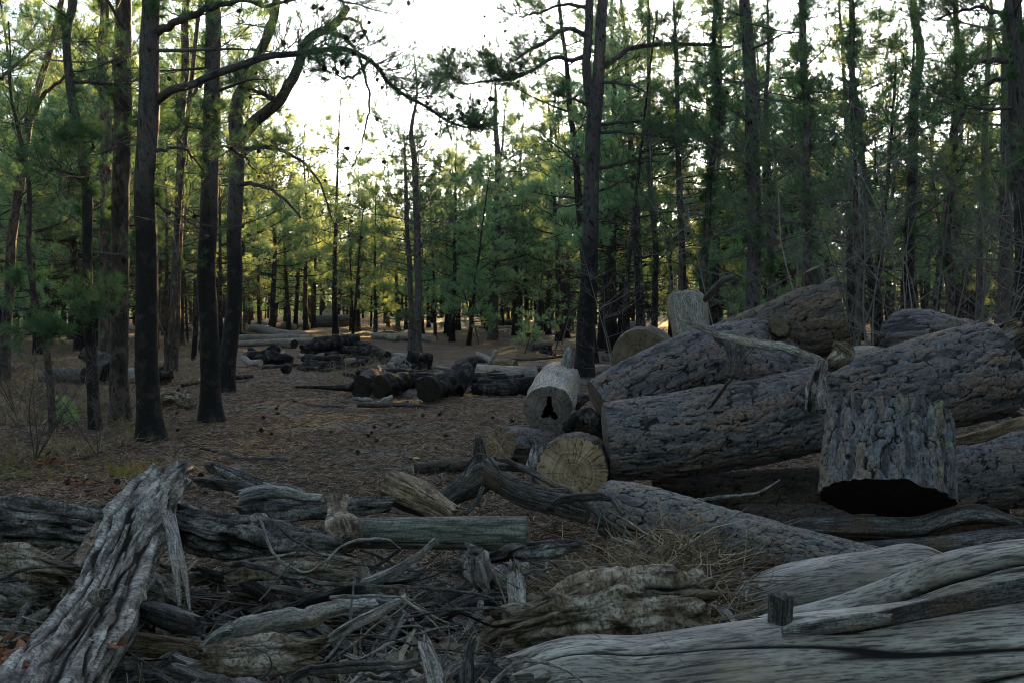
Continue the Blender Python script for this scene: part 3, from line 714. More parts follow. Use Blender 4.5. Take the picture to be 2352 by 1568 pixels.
def hero(label, path, D, mat='trunk', H=10.0, limbs=(), auto=(0, 0), sprout=(0, 0), group=None, cones=0, lo=.0, Ls=.45, seed=1, wd=.0034, nd_n=34, clear=None, nl=.10, topdens=12, trunk2=None, extend=True):
    """path: (px, py, width px) from the foot upwards, all at depth D"""
    rng = np.random.default_rng(seed); mpp = D/F; wd = wd*1.5; nd_n = int(nd_n*1.3)
    pts = [np.concatenate([W(x, y, D), [w_*mpp/2]]) for x, y, w_ in path]
    pts[0][2] = -.06
    top = pts[-1]
    if extend and top[2] < H:
        dirv = pts[-1][:2]-pts[-2][:2]; dz = pts[-1][2]-pts[-2][2]
        for q in (.35, .7, 1.0):
            z = top[2] + (H-top[2])*q
            pts.append(np.array([top[0]+dirv[0]/max(.3, dz)*(z-top[2])*.4, top[1]+rng.normal()*.1, z, top[3]*(1-.85*q)]))
    n = 150; C = cr(pts, n); P, r = C[:, :3], np.maximum(C[:, 3], .008)
    P[:, :2] += np.stack([vn(P[:, 2]*1.1, P[:, 2]*0, P[:, 2]*0, seed), vn(P[:, 2]*1.1, P[:, 2]*0, P[:, 2]*0, seed+9)], -1)*.03
    r = r*(1+.35*np.exp(-(P[:, 2]-P[0, 2])/.16))
    base = np.array([P[0, 0], P[0, 1], 0.0])
    root = empty('pine_tree', base); tag(root, label, 'tree', group)
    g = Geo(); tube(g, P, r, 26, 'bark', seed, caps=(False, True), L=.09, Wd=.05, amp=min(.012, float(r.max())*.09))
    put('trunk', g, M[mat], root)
    if trunk2:
        q = cr([np.concatenate([W(x, y, D+dd), [w_*mpp/2]]) for x, y, w_, dd in trunk2], 60); g = Geo(); tube(g, q[:, :3], q[:, 3], 18, 'bark', seed+3, caps=(True, True), amp=.006)
        put('trunk', g, M[mat], root)
    nd = Geo(); tw = Geo(); dn = Geo(); tips = []
    for L_ in limbs:   # dict(p=[(px,py,dD)], w=(w0,w1), f=foliage subs, t=tmin, bare, dead)
        pp = cr([W(x, y, D+dd) for x, y, dd in L_['p']], 40); rr = np.linspace(L_['w'][0], L_['w'][1], 40)*mpp/2
        pp = pp + np.stack([vn(np.arange(40)*.3, pp[:, 0]*0, pp[:, 0]*0, seed+a) for a in range(3)], -1)*.02
        g = Geo(); tube(g, pp, rr, 12, 'bark', seed+5, caps=(False, True), amp=.004); put('limb', g, M[mat], root)
        f = L_.get('f', 0)
        if f: tips.append(foliate(tw, nd, rng, pp[::3], rr[0]*.6, f, L_.get('L', .45), L_.get('ns', 6), nd_n, nl, wd, bare=L_.get('bare', .3)*.6, tmin=L_.get('t', .3)))
        if L_.get('twigs'): tips.append(foliate(tw, dn, rng, pp[::3], rr[0]*.4, L_['twigs'], .5, 5, dead=True, tmin=.1))
    # free limbs up the stem
    zs = P[:, 2]
    for k in range(auto[0]):
        z = auto[1] + (H*.97-auto[1])*((k+rng.random())/max(1, auto[0]))
        b = np.array([np.interp(z, zs, P[:, a]) for a in range(3)]); u = z/H; rr0 = np.interp(z, zs, r)
        dead = z < lo; Ln = rng.uniform(.5, 1.3) if dead else rng.uniform(.9, 1.9)*(1.15-.75*u)
        az = k*2.4+rng.normal()*.4
        p = limb_path(rng, b, az, Ln, rng.uniform(-.1, .35), curl=rng.uniform(-.1, .2))
        btubes(tw, p[None], (max(.006, rr0*.25)*(1-.75*np.linspace(0, 1, 9)))[None], 5, 0, rng.random(1))
        t_ = foliate(tw, nd, rng, p, rr0*.25, int(3+4*Ln), Ls, 4, nd_n, nl, wd, dead=dead, bare=.25, tmin=.2)
        tips.append(t_)
    for k in range(sprout[0]):   # bunches of needles growing straight from the bark
        z = rng.uniform(sprout[1], min(H, sprout[2] if len(sprout) > 2 else H)); b = np.array([np.interp(z, zs, P[:, a]) for a in range(3)]); rr0 = np.interp(z, zs, r)
        m = int(rng.integers(5, 13)); d0 = rng.normal(size=3)*[1, 1, .2]; d0 = nrm(d0)
        dd = d0 + rng.normal(size=(m, 3))*.55
        needles(nd, np.repeat((b+nrm(d0*[1, 1, 0])*rr0*.95)[None], m, 0)+rng.normal(size=(m, 3))*[.02, .02, .06], dd, rng, nd_n, .07, nl*.95, wd)
    if tw.n: put('branch_twigs', tw, M['twig'], root)
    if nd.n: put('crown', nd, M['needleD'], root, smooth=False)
    if cones and tips:
        T_ = np.concatenate(tips); T_ = T_[(T_[:, 2] < 1.5+(HOR+10)/F*D)]
        for q in T_[rng.permutation(len(T_))[:cones]]:
            o = bpy.data.objects.new('pine_cone', CONE); COL.objects.link(o); o.parent = root
            o.location = q-base; o.rotation_euler = (rng.uniform(1.5, 4.5), rng.uniform(-.6, .6), rng.random()*6); s = rng.uniform(.7, 1.0); o.scale = (s, s, s)
    taken.append((base[0], base[1]))
    return root
def dof(y): return GD(y)

hero('crooked dark pine at the far left edge, leaning right as it rises', [(8, 872, 26), (18, 700, 22), (28, 560, 21), (55, 380, 20), (72, 260, 18), (92, 190, 15), (120, 90, 13), (140, 0, 12)], GD(872), 'trunkK', 7.5, auto=(16, 1.2), lo=2.0, sprout=(8, 1.5), seed=21,
     limbs=[dict(p=[(72, 272, 0), (105, 215, -.5), (150, 175, -1)], w=(12, 6), twigs=6), dict(p=[(0, 180, -1.5), (40, 150, -1.2), (100, 100, -1), (160, 78, -.8)], w=(9, 3), twigs=8)])
hero('thin leaning young pine with a bushy needle collar, second stem from the left', [(124, 992, 17), (112, 880, 15), (100, 790, 14), (80, 690, 13), (66, 560, 12), (62, 420, 10), (45, 300, 8)], GD(992), 'trunkK', 4.6, auto=(14, 1.6), lo=2.6, sprout=(0, 0), seed=22, limbs=[
     dict(p=[(100, 790, 0), (85, 765, -.1), (60, 770, -.15)], w=(6, 3), f=8, L=.2, bare=0, t=.1), dict(p=[(100, 780, 0), (125, 765, -.1), (140, 775, -.15)], w=(6, 3), f=7, L=.18, bare=0, t=.1), dict(p=[(82, 690, 0), (60, 665, -.1), (40, 672, -.1)], w=(5, 3), f=5, L=.2, bare=0, t=.1)])
hero('slim crooked pine with charred foot, left of the blackened straight trunk', [(224, 988, 27), (212, 870, 25), (204, 760, 23), (200, 600, 21), (196, 450, 22), (184, 345, 21), (163, 250, 20), (150, 130, 18), (152, 60, 19), (163, 0, 18)], GD(988), 'trunkC', 8.0, auto=(16, 2.0), lo=2.5, sprout=(16, 1.3), seed=23, cones=18, nd_n=34,
     limbs=[dict(p=[(200, 770, 0), (222, 730, -.2), (232, 690, -.25)], w=(7, 3), f=14, L=.3, bare=0, t=.1), dict(p=[(196, 420, 0), (160, 400, -.2), (110, 385, -.3)], w=(9, 4), f=6, twigs=8),
            dict(p=[(190, 370, 0), (215, 330, -.3), (180, 330, -.4)], w=(8, 4), f=14, L=.25, bare=0, t=.1), dict(p=[(165, 190, 0), (210, 190, .2), (265, 195, .4)], w=(9, 5), f=6, twigs=9)])
hero('needle clad pine standing back between two near trunks at left', [(238, 800, 26), (244, 600, 26), (243, 300, 24), (236, 120, 20), (238, 0, 18)], 27, 'trunkK', 10.5, auto=(26, 2.5), lo=2.8, sprout=(60, 1.5), seed=24, wd=.005)
hero('straight fire blackened pine trunk with flaking bark, third near trunk from the left', [(274, 968, 46), (272, 850, 40), (277, 650, 38), (280, 450, 38), (281, 250, 38), (284, 100, 35), (286, 0, 33)], GD(968), 'trunkK', 10.5, auto=(12, 3.5), lo=4.3, sprout=(5, 2.4), seed=25)
hero('thick near pine with a long drooping limb reaching over the clearing', [(341, 1003, 60), (338, 930, 53), (337, 780, 50), (336, 560, 47), (336, 380, 46), (337, 250, 46), (340, 120, 42), (345, 0, 38)], GD(1003), 'trunkC', 11, auto=(8, 4.2), lo=0, sprout=(34, 1.6), seed=26, cones=55, wd=.003,
     limbs=[dict(p=[(360, 232, 0), (400, 208, -.3), (455, 186, -.5), (525, 160, -.6), (602, 131, -.6), (680, 122, -.5), (764, 114, -.4), (834, 130, -.3), (872, 156, -.2), (892, 190, -.1), (932, 220, 0), (981, 245, .1), (1030, 278, .2), (1070, 290, .3)], w=(20, 5), f=62, L=.4, t=.28, bare=.42, twigs=36),
            dict(p=[(358, 78, 0), (420, 42, -.4), (490, 18, -.7), (560, -6, -1)], w=(19, 10), f=14, L=.4),
            dict(p=[(545, 2, -.9), (616, 12, -.7), (700, -6, -.6), (800, 6, -.5), (860, 22, -.5), (905, 30, -.4)], w=(8, 2), f=13, twigs=16, bare=.5),
            dict(p=[(820, 128, -.3), (842, 185, -.2), (846, 240, -.2), (838, 310, -.1), (815, 372, 0)], w=(6, 2), twigs=9, f=4, L=.25),
            dict(p=[(850, 140, -.3), (800, 180, -.5), (765, 165, -.7)], w=(6, 3), f=14, L=.3, bare=.1),
            dict(p=[(355, 470, 0), (420, 500, -.5), (480, 540, -.8)], w=(6, 2), twigs=10),
            dict(p=[(355, 350, 0), (420, 340, .3), (470, 395, .6)], w=(8, 3), twigs=8, f=4)])
hero('slender dark sapling pine leaning right behind the gap between near trunks', [(372, 862, 14), (392, 760, 12), (402, 600, 11), (418, 420, 10), (440, 200, 9), (462, 0, 8)], 21, 'trunkK', 8.5, auto=(18, 2.0), lo=3.2, seed=27)
hero('dark pine seen through the gap between the two thickest near trunks', [(392, 850, 26), (403, 700, 22), (412, 500, 20), (420, 250, 18), (428, 0, 16)], 24, 'trunkK', 9.5, auto=(22, 2.6), lo=3, sprout=(22, 2), seed=28, wd=.0045)
hero('grey barked near pine with charred foot and tufts sprouting from its bark', [(488, 960, 52), (486, 900, 45), (483, 780, 42), (479, 600, 40), (479, 400, 38), (482, 250, 37), (487, 120, 34), (492, 0, 33)], GD(960), 'trunkC', 10.5, auto=(10, 3.6), lo=0, sprout=(56, 1.9), seed=29, cones=14, wd=.003,
     limbs=[dict(p=[(500, 330, 0), (560, 360, .4), (590, 400, .6)], w=(7, 3), twigs=7, f=5), dict(p=[(465, 190, 0), (430, 230, -.3), (390, 250, -.4)], w=(8, 3), f=9, bare=.1), dict(p=[(470, 300, 0), (440, 290, -.3), (420, 300, -.4)], w=(8, 3), f=8, bare=0, L=.3)])
hero('forked pine whose heavy arm slants right to a broken end over the clearing', [(520, 893, 44), (528, 800, 37), (538, 700, 35), (540, 560, 33), (546, 400, 33), (546, 310, 33), (543, 250, 30), (556, 205, 27), (590, 130, 22), (622, 60, 20), (634, 0, 18)], GD(893), 'trunkC', 9.5, auto=(8, 5), lo=0, sprout=(14, 2.4), seed=30, cones=22,
     limbs=[dict(p=[(552, 322, 0), (580, 285, -.2), (612, 259, -.4), (645, 232, -.5), (668, 190, -.6), (684, 150, -.7), (702, 101, -.8), (750, 68, -.9), (775, 48, -.9), (797, 14, -.9)], w=(28, 17), f=14, L=.6, bare=.15, t=.25, twigs=12),
            dict(p=[(640, 235, -.5), (600, 215, -.8), (560, 200, -1.0)], w=(12, 5), f=34, L=.45, bare=.05, t=.1),
            dict(p=[(745, 70, -.9), (790, 88, -1.2), (815, 112, -1.5)], w=(13, 7), f=5),
            dict(p=[(790, 42, -.9), (822, 52, -1), (845, 92, -1.1)], w=(7, 3), f=8, bare=.1),
            dict(p=[(552, 420, 0), (600, 428, -.4), (650, 455, -.8), (690, 500, -1)], w=(11, 4), twigs=10, f=5),
            dict(p=[(555, 340, 0), (640, 345, -.4), (700, 380, -.7), (740, 430, -.9), (760, 500, -1), (775, 530, -1)], w=(10, 2), twigs=18, f=6),
            dict(p=[(556, 360, 0), (600, 335, -.5), (655, 345, -.8)], w=(10, 4), f=14, L=.4, bare=.1)])
hero('big two stemmed pine with charred trunk left of the log pile', [(1342, 868, 50), (1347, 800, 42), (1350, 650, 39), (1355, 500, 36), (1362, 350, 34), (1366, 240, 34), (1374, 160, 27), (1380, 60, 24), (1388, -20, 22)], GD(868), 'trunkC', 10.5, auto=(9, 8), lo=0, sprout=(6, 3.5), seed=31, cones=70, wd=.0045,
     trunk2=[(1362, 260, 26, 0), (1352, 200, 22, 0), (1347, 150, 19, -.1), (1352, 60, 18, -.1), (1357, -40, 16, -.1), (1362, -160, 8, -.1)],
     limbs=[dict(p=[(1350, 86, 0), (1320, 70, -.4), (1290, 68, -.7), (1255, 95, -1), (1215, 118, -1.3), (1175, 142, -1.6)], w=(13, 4), f=16, L=.7, bare=.4, twigs=14, t=.2),
            dict(p=[(1345, 132, 0), (1310, 139, -.4), (1270, 132, -.7), (1225, 160, -1), (1170, 182, -1.2), (1110, 190, -1.4), (1050, 192, -1.5)], w=(11, 3), f=85, L=.7, bare=.06, t=.42, twigs=12),
            dict(p=[(1352, 20, 0), (1290, 10, -.3), (1240, 30, -.6), (1190, 40, -.9)], w=(9, 3), f=16, L=.7, bare=.4, twigs=12),
            dict(p=[(1384, 160, 0), (1420, 130, .2), (1450, 110, .4), (1500, 103, .5), (1580, 103, .5), (1680, 108, .5)], w=(14, 6), f=14, L=.7, twigs=14),
            dict(p=[(1378, 190, 0), (1430, 192, -.4), (1470, 205, -.7), (1500, 235, -1)], w=(8, 3), f=8, twigs=6),
            dict(p=[(1372, 290, 0), (1420, 282, .2), (1490, 282, .4), (1560, 300, .5)], w=(9, 3), f=18, twigs=8, L=.6),
            dict(p=[(1372, 308, 0), (1420, 303, -.3), (1500, 312, -.6), (1600, 325, -.9)], w=(8, 2), f=12, twigs=10, L=.6),
            dict(p=[(1370, 390, 0), (1430, 375, -.2), (1500, 360, -.4), (1540, 350, -.6)], w=(9, 3), f=5, twigs=10),
            dict(p=[(1350, 245, 0), (1320, 228, -.3), (1290, 238, -.5)], w=(7, 3), f=10, twigs=4),
            dict(p=[(1352, 385, 0), (1310, 360, .3), (1270, 330, .6), (1245, 322, .8)], w=(7, 2), f=5, twigs=8),
            dict(p=[(1345, 690, 0), (1310, 720, -.3), (1290, 760, -.5), (1275, 800, -.6)], w=(6, 2), twigs=8),
            dict(p=[(1350, 455, 0), (1320, 470, -.3), (1270, 480, -.5)], w=(5, 2), twigs=8)])
hero('nearer of the two close standing pines in the middle of the clearing', [(961, 808, 19), (960, 700, 16), (958, 560, 15), (955, 470, 14), (949, 350, 13), (946, 310, 10), (950, 270, 8), (958, 220, 5), (950, 130, 3)], GD(808), 'trunk', 8.9, auto=(44, 2.5), lo=3.6, seed=32, Ls=.6, wd=.008, nd_n=24, nl=.12, cones=16,
     limbs=[dict(p=[(955, 760, 0), (935, 740, -.5), (925, 738, -.6)], w=(4, 2), f=7, L=.3, bare=0)])
hero('farther of the two close standing pines in the middle of the clearing', [(943, 802, 16), (944, 700, 12), (938, 560, 11), (934, 440, 9), (930, 360, 6)], GD(802), 'trunk', 6.8, auto=(34, 2.0), lo=3.0, seed=33, Ls=.55, wd=.008, nd_n=24, nl=.12)
hero('tall straight pine in the centre with an airy flat topped crown', [(1133, 780, 24), (1136, 700, 20), (1141, 560, 18), (1145, 440, 16), (1142, 340, 13), (1138, 250, 9), (1137, 190, 5)], GD(780), 'trunk', 9.9, auto=(40, 2.6), lo=3.4, seed=34, Ls=.75, wd=.009, nd_n=20, nl=.12, extend=False, cones=6)
# right side
RT = [
    ('stout grey pine behind the log pile, bare in its upper half', [(1725, 790, 34), (1728, 620, 32), (1732, 480, 31), (1730, 320, 30), (1722, 180, 28), (1712, 60, 26), (1708, 0, 25)], 21, 'trunk', 10.5, (22, 2.2), 2.6, (14, 2.2, 4.2), 41, 'n'),
    ('needle clad pine behind the raised log end, second stem right of the stout grey pine', [(1858, 800, 22), (1856, 640, 19), (1856, 400, 17), (1850, 200, 16), (1843, 0, 15)], 19, 'trunkK', 10, (36, 2.2), 2.6, (90, 2), 42, 'n'),
    ('pine with a kinked stem rising behind the middle of the log pile', [(2018, 830, 20), (2010, 720, 18), (1992, 560, 17), (1985, 420, 15), (1975, 290, 14), (1958, 160, 13), (1952, 0, 11)], 20, 'trunkC', 9.5, (32, 2.2), 2.6, (56, 2.3), 43, 'n'),
    ('sinuous brown pine crossing the bright sky gap at right', [(2086, 830, 26), (2088, 640, 23), (2092, 480, 22), (2095, 340, 20), (2098, 220, 20), (2112, 120, 18), (2100, 40, 17), (2096, 0, 16)], 20, 'trunkC', 10, (30, 2.4), 2.8, (26, 2), 44, 'n'),
    ('thick pine at the right edge of the view with arching limbs', [(2356, 900, 48), (2354, 700, 44), (2350, 450, 42), (2340, 250, 40), (2330, 80, 36), (2324, 0, 34)], 14, 'trunkC', 10.5, (20, 1.9), 2.0, (30, 2), 45, 'r'),
    ('second trunk just left of the thick pine at the right edge', [(2300, 880, 30), (2303, 700, 28), (2308, 480, 26), (2312, 330, 25), (2316, 100, 20)], 18, 'trunk', 9, (26, 1.8), 2.2, (10, 2), 46, 'n'),
    ('needle clad slim pine left of the stout grey pine', [(1608, 800, 18), (1618, 620, 16), (1632, 430, 14), (1648, 260, 13), (1640, 100, 11), (1642, 0, 10)], 21, 'trunkK', 9, (34, 2.2), 2.6, (100, 1.8), 47, 'n'),
    ('very thin pine between the big forked pine and the needle clad slim pine', [(1560, 790, 11), (1562, 560, 10), (1558, 350, 9), (1554, 150, 7), (1550, 60, 5)], 22, 'trunk', 7.5, (30, 2.4), 3.0, (8, 3), 48, 'n'),
    ('thin pine with sunlit yellow tufts just right of the stout grey pine', [(1776, 800, 12), (1772, 600, 11), (1766, 420, 10), (1762, 250, 9), (1766, 60, 7)], 23, 'trunk', 8.5, (24, 2.0), 3.0, (60, 2), 49, 'n'),
    ('charred double stem showing between the raised log and the rough bark log', [(1974, 800, 20), (1972, 640, 15), (1966, 480, 12), (1960, 330, 9)], 17, 'trunkK', 7, (22, 2.0), 2.8, (14, 2), 50, 'n'),
    ('dark leaning stem behind the rough bark log at right', [(2192, 830, 20), (2180, 640, 17), (2186, 420, 15), (2196, 200, 13), (2200, 0, 11)], 19, 'trunkK', 9, (34, 2.0), 2.2, (30, 1.8), 51, 'n'),
    ('slim pine in front of the dark thicket at far right', [(2255, 840, 16), (2250, 600, 14), (2262, 380, 13), (2270, 150, 11)], 22, 'trunk', 8.8, (38, 2.0), 2.2, (20, 2), 52, 'n'),
    ('slim dark pine rising between the forked pine and the pale upright slab', [(1500, 800, 14), (1505, 600, 13), (1495, 400, 12), (1490, 200, 10)], 25, 'trunkC', 9.2, (38, 2.4), 2.8, (16, 2), 53, 'n'),
]
for (lab, path, D, mt, H, au, lo, sp, sd_, kd) in RT:
    lm = ()
    if kd == 'r':
        lm = [dict(p=[(2330, 140, 0), (2290, 138, -.2), (2240, 145, -.4), (2200, 175, -.6), (2170, 215, -.8)], w=(15, 4), f=24, L=.45, twigs=12, bare=.2),
              dict(p=[(2330, 175, 0), (2270, 190, .3), (2225, 235, .6), (2205, 280, .8)], w=(12, 4), f=18, L=.45, twigs=10, bare=.2),
              dict(p=[(2335, 50, 0), (2260, 20, .3), (2200, 30, .5), (2150, 45, .7)], w=(12, 4), f=22, L=.45, twigs=10, bare=.25)]
    hero(lab, path, D, mt, H, lm, au, sp, lo=lo, seed=sd_, Ls=.5, wd=.0045 if D > 16 else .0035, nd_n=30, cones=10)

# ------------------------------------------------------------------ bare saplings and shrubs
def sapling(label, px, py, D, H, stems, seed, mat='twigP', z0=0.0, spread=.35, r=.014, name='bare_sapling'):
    rng = np.random.default_rng(seed); c = W(px, py, D); c[2] = z0
    tw = Geo(); K = 12; t = np.linspace(0, 1, K)
    root = empty(name, c); tag(root, label, 'sapling')
    for s_ in range(stems):
        az = rng.random()*6.28; l = H*rng.uniform(.65, 1.1)
        P = c + np.outer(t, [math.cos(az)*spread*l*rng.uniform(.2, 1), math.sin(az)*spread*l*rng.uniform(.2, 1), l]) + wiggle(rng, K, .035*l)*t[:, None]
        g = Geo(); btubes(g, P[None], (r*(1-.85*t))[None], 6, 0, rng.random(1)); put('stem', g, M[mat], root)
        for lev in range(10):
            i = int(rng.integers(2, K-1)); L = l*rng.uniform(.2, .45)
            p = limb_path(rng, P[i], rng.random()*6.28, L*.8, rng.uniform(.1, .9), 7)
            btubes(tw, p[None], (r*.4*(1-.8*np.linspace(0, 1, 7)))[None], 4, 0, rng.random(1))
            Q, rr = subs(rng, p, r*.3, 7, L*.45, up=.3); btubes(tw, Q, np.maximum(rr*.6, .0012), 3, 0, rng.random(7))
            for q in Q[:4]:
                Q2, r2 = subs(rng, q, r*.15, 3, L*.25, K=4, up=.2); btubes(tw, Q2, np.maximum(r2*.5, .0012), 3, 0, rng.random(3))
    put('branch_twigs', tw, M[mat], root)
SAP = [('tall bare sapling in front of the dark wood, above the raised log end', 1905, 830, 12.5, 3.6, 3, 61), ('bare sapling with pale crossing twigs above the middle of the pile', 2010, 830, 13.5, 3.9, 3, 62),
       ('bare sapling rising to the bright sky gap at right', 2075, 840, 15, 4.4, 2, 63), ('spindly bare sapling behind the stub topped log', 1800, 830, 13, 2.8, 2, 64),
       ('low bare thicket stem behind the chunk at far right', 2290, 860, 11, 2.6, 3, 65), ('bare sapling left of the thick pine at the right edge', 2220, 850, 13, 3.4, 3, 66),
       ('bare twiggy sapling beside the foot of the big forked pine', 1420, 860, 17, 2.6, 2, 67), ('bare sapling behind the pale upright slab', 1585, 830, 15, 3.2, 2, 68)]
SAP += [('bare sapling right of the stout grey pine, its twigs crossing the kinked stem', 1950, 800, 16, 4.2, 3, 161), ('bare sapling between the kinked stem and the sinuous brown pine', 2050, 820, 11.5, 3.2, 2, 162),
        ('bare sapling right of the sinuous brown pine', 2140, 830, 14, 4.0, 3, 163), ('bare sapling against the dark thicket, left of the far right pines', 2250, 840, 15, 3.6, 3, 164), ('bare sapling close left of the stout grey pine', 1690, 830, 15, 3.4, 2, 165)]
for s_ in SAP: sapling(*s_, spread=.3)
for s_ in [('bare twiggy shrub at the left edge with dead leaves at its foot', 80, 1060, GD(1060), 1.0, 6, 71), ('bare twiggy shrub leaning right in front of the near trunks at left', 225, 1050, GD(1050), .9, 4, 72), ('wispy bare shrub by the thin leaning young pine', 40, 960, GD(960), 1.3, 5, 73),
           ('wispy bare bush behind the gap between near trunks', 400, 830, GD(830), 2.2, 5, 74), ('bare bush at the foot of the far pines, left of the thick bark log', 560, 770, GD(770), 3.0, 5, 75)]:
    sapling(*s_, mat='twig', spread=.7, r=.006, name='bare_shrub')
# small green pines
def seedling(label, px, py, H, seed, D=None):
    rng = np.random.default_rng(seed); D = D or GD(py); c = W(px, py, D); c[2] = 0
    root = empty('pine_seedling', c); tag(root, label, 'young pine')
    tw, nd = Geo(), Geo(); P = c + np.outer(np.linspace(0, 1, 8), [rng.normal()*.2*H, rng.normal()*.1*H, H]) + wiggle(rng, 8, .02*H)
    g = Geo(); btubes(g, P[None], (.012*H+.01-np.linspace(0, .008, 8))[None], 6, 0, rng.random(1)); put('trunk', g, M['twig'], root)
    for k in range(9):
        p = limb_path(rng, P[1+k % 7], k*2.4, H*.35*rng.uniform(.6, 1), .5, 6)
        btubes(tw, p[None], (.006*(1-.6*np.linspace(0, 1, 6)))[None], 4, 0, rng.random(1))
        foliate(tw, nd, rng, p, .008, 5, .22*min(1, H*1.2), 3, 30, .09*min(1, H+.2), .006 if D > 20 else .003, bare=0)
    put('branch_twigs', tw, M['twig'], root); put('crown', nd, M['needle'], root, smooth=False)
seedling('small crooked pine sapling leaning over the clearing left of the forked pine', 1225, 800, 2.6, 81)
seedling('knee high green pine by the dark log stump left of the forked pine', 1205, 812, .9, 82)
seedling('young bent pine in front of the tall centre pine', 1100, 790, 1.8, 83)
seedling('tiny pine seedling on the grass beside the thin leaning pine', 148, 985, .27, 84)
seedling('spindly young pine right of the tall centre pine', 1290, 790, 1.9, 85)

# ------------------------------------------------------------------ logs
LK = {}
def log(name, label, cat, pts, style='bark', mb='bark', mc='cut', sd=1, res=.012, group=None, parent=None, caps=(True, True), flat=1.0, roll=0.0, jag=(0, 0), hole=None, nw=3, **kw):
    c = np.array([np.concatenate([W(x, y, D), [r*D/F]]) for x, y, D, r in pts])
    if parent is None and style in ('grey', 'rot') and cat in ('log', 'split wood', 'branch', 'wood chunk', 'driftwood', 'wood slab', 'root') and len(c) > 2:
        m = c[:, 3].max()*(.62 if cat != 'branch' else .42)
        c[0, 3] = max(c[0, 3], m); c[-1, 3] = max(c[-1, 3], m)
        if jag == (0, 0) and cat != 'root': jag = (c[0, 3]*.7, c[-1, 3]*.7)
        if cat in ('log', 'branch') and name != 'pale_log': kw.setdefault('facet', 5)
        if cat in ('split wood', 'wood slab', 'driftwood', 'wood chunk'): kw.setdefault('facet', 4)
    return log3(name, label, cat, c, style, mb, mc, sd, res, group, parent, caps, flat, roll, jag, hole, **kw)
def log3(name, label, cat, c, style='bark', mb='bark', mc='cut', sd=1, res=.012, group=None, parent=None, caps=(True, True), flat=1.0, roll=0.0, jag=(0, 0), hole=None, **kw):
    c = np.asarray(c, float); L = np.linalg.norm(np.diff(c[:, :3], axis=0), axis=1).sum(); r = c[:, 3].max()
    n = int(np.clip(L/res, 8, 420)); nv = int(np.clip(2*math.pi*r/res, 8, 260))
    C = cr(c, n); g = Geo()
    if cat in ('twig', 'branch', 'stick', 'splinter') or (parent is not None and name == 'root_arm'):
        sA = np.linspace(0, L, n); C[:, :3] += np.stack([vn(sA*14, sA*0, sA*0, sd+k) + .5*vn(sA*40, sA*0, sA*0, sd+k+9) for k in range(3)], -1)*min(max(r*.7, .002), .006)
        C[:, 3] *= 1+.15*vn(sA*30, sA*0, sA*0, sd+31)
    two = parent is None and (caps[0] or caps[1]) and r > .03
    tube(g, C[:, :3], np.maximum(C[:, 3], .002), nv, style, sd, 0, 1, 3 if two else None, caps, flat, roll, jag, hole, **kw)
    mats = [M[mb], M[mc]] + ([M['hole']] if hole is not None else [])
    # the sawn faces are parts of their own
    o = Geo(); e = Geo()
    if parent is None and (caps[0] or caps[1]) and r > .03:
        off = 0; body, face, face2 = Geo(), Geo(), Geo()
        for v, f, m, sv, pid, cv in zip(g.v, g.f, g.m, g.sv, g.pid, g.cv):
            {0: body, 1: face, 2: body, 3: face2}[int(m[0])].add(v, f-off, 1 if m[0] == 2 else 0, sv, pid, cv); off += len(v)
        ob = put(name, body, [M[mb]] + ([M['hole']] if hole is not None else []))
        for fg in (face, face2):
            if fg.n: put('cut_face', fg, M[mc], ob)
    else: ob = put(name, g, mats, parent)
    if parent is None: tag(ob, label, cat, group)
    return ob
def stub(parent, pts, style='grey', mb='greyD', mc='cutT', sd=5, **kw):
    return log('branch_stub', None, None, pts, style, mb, mc, sd, .008, parent=parent, **kw)

# --- the big log pile at right
A = log('pine_log', 'longest bark covered log across the front of the pile, thicker at its right end', 'log',
    [(1392, 1012, 5.68, 88), (1550, 1000, 5.68, 95), (1720, 972, 5.7, 97), (1880, 938, 5.74, 95), (2050, 905, 5.8, 101), (2180, 873, 5.88, 108), (2275, 850, 5.95, 108)], sd=101, res=.009)
stub(A, [(1884, 835, 5.38, 14), (1876, 870, 5.3, 20), (1872, 905, 5.27, 19), (1866, 945, 5.27, 17)], 'rot', 'rotG', amp=.012)
stub(A, [(1880, 870, 5.3, 12), (1890, 910, 5.24, 15), (1894, 940, 5.22, 14)], 'rot', 'rotG', amp=.01, sd=8)
stub(A, [(1905, 840, 5.55, 12), (1925, 822, 5.42, 22), (1940, 806, 5.38, 17), (1915, 790, 5.38, 6)], 'rot', 'rot', amp=.012, sd=9)
log('pine_log', 'bark log behind the longest one, its cut end showing at the pile\'s left side', 'log',
    [(1380, 935, 6.35, 62), (1480, 885, 6.4, 70), (1580, 845, 6.5, 76), (1680, 825, 6.6, 78), (1800, 800, 6.8, 76)], sd=102, res=.010, mb='bark')
log('pine_log', 'short bark log sloping down to the right behind the longest log, under the pale splinter', 'log',
    [(1690, 850, 5.95, 76), (1770, 862, 5.95, 72), (1860, 885, 5.95, 66), (1930, 905, 6.0, 60)], sd=103, res=.010)
st1 = log('sawn_branch_stub', 'upright sawn plank like stub standing on the log behind the longest one', 'wood stub',
    [(1655, 775, 5.9, 20), (1685, 790, 5.75, 25), (1690, 830, 5.68, 21), (1684, 865, 5.66, 19)], 'grey', 'greyD', 'cutT', 104, .01, flat=.6)
D_ = log('pine_log', 'raised bark log with a knot and a stub, tilting up at top right', 'log',
    [(1640, 808, 6.9, 54), (1740, 775, 6.82, 64), (1840, 745, 6.74, 76), (1938, 722, 6.68, 84)], sd=105, res=.010, mb='barkN', mc='cutK')
stub(D_, [(1788, 756, 6.6, 24), (1789, 752, 6.5, 21), (1790, 751, 6.46, 19)], 'bark', 'barkD', 'cutT')
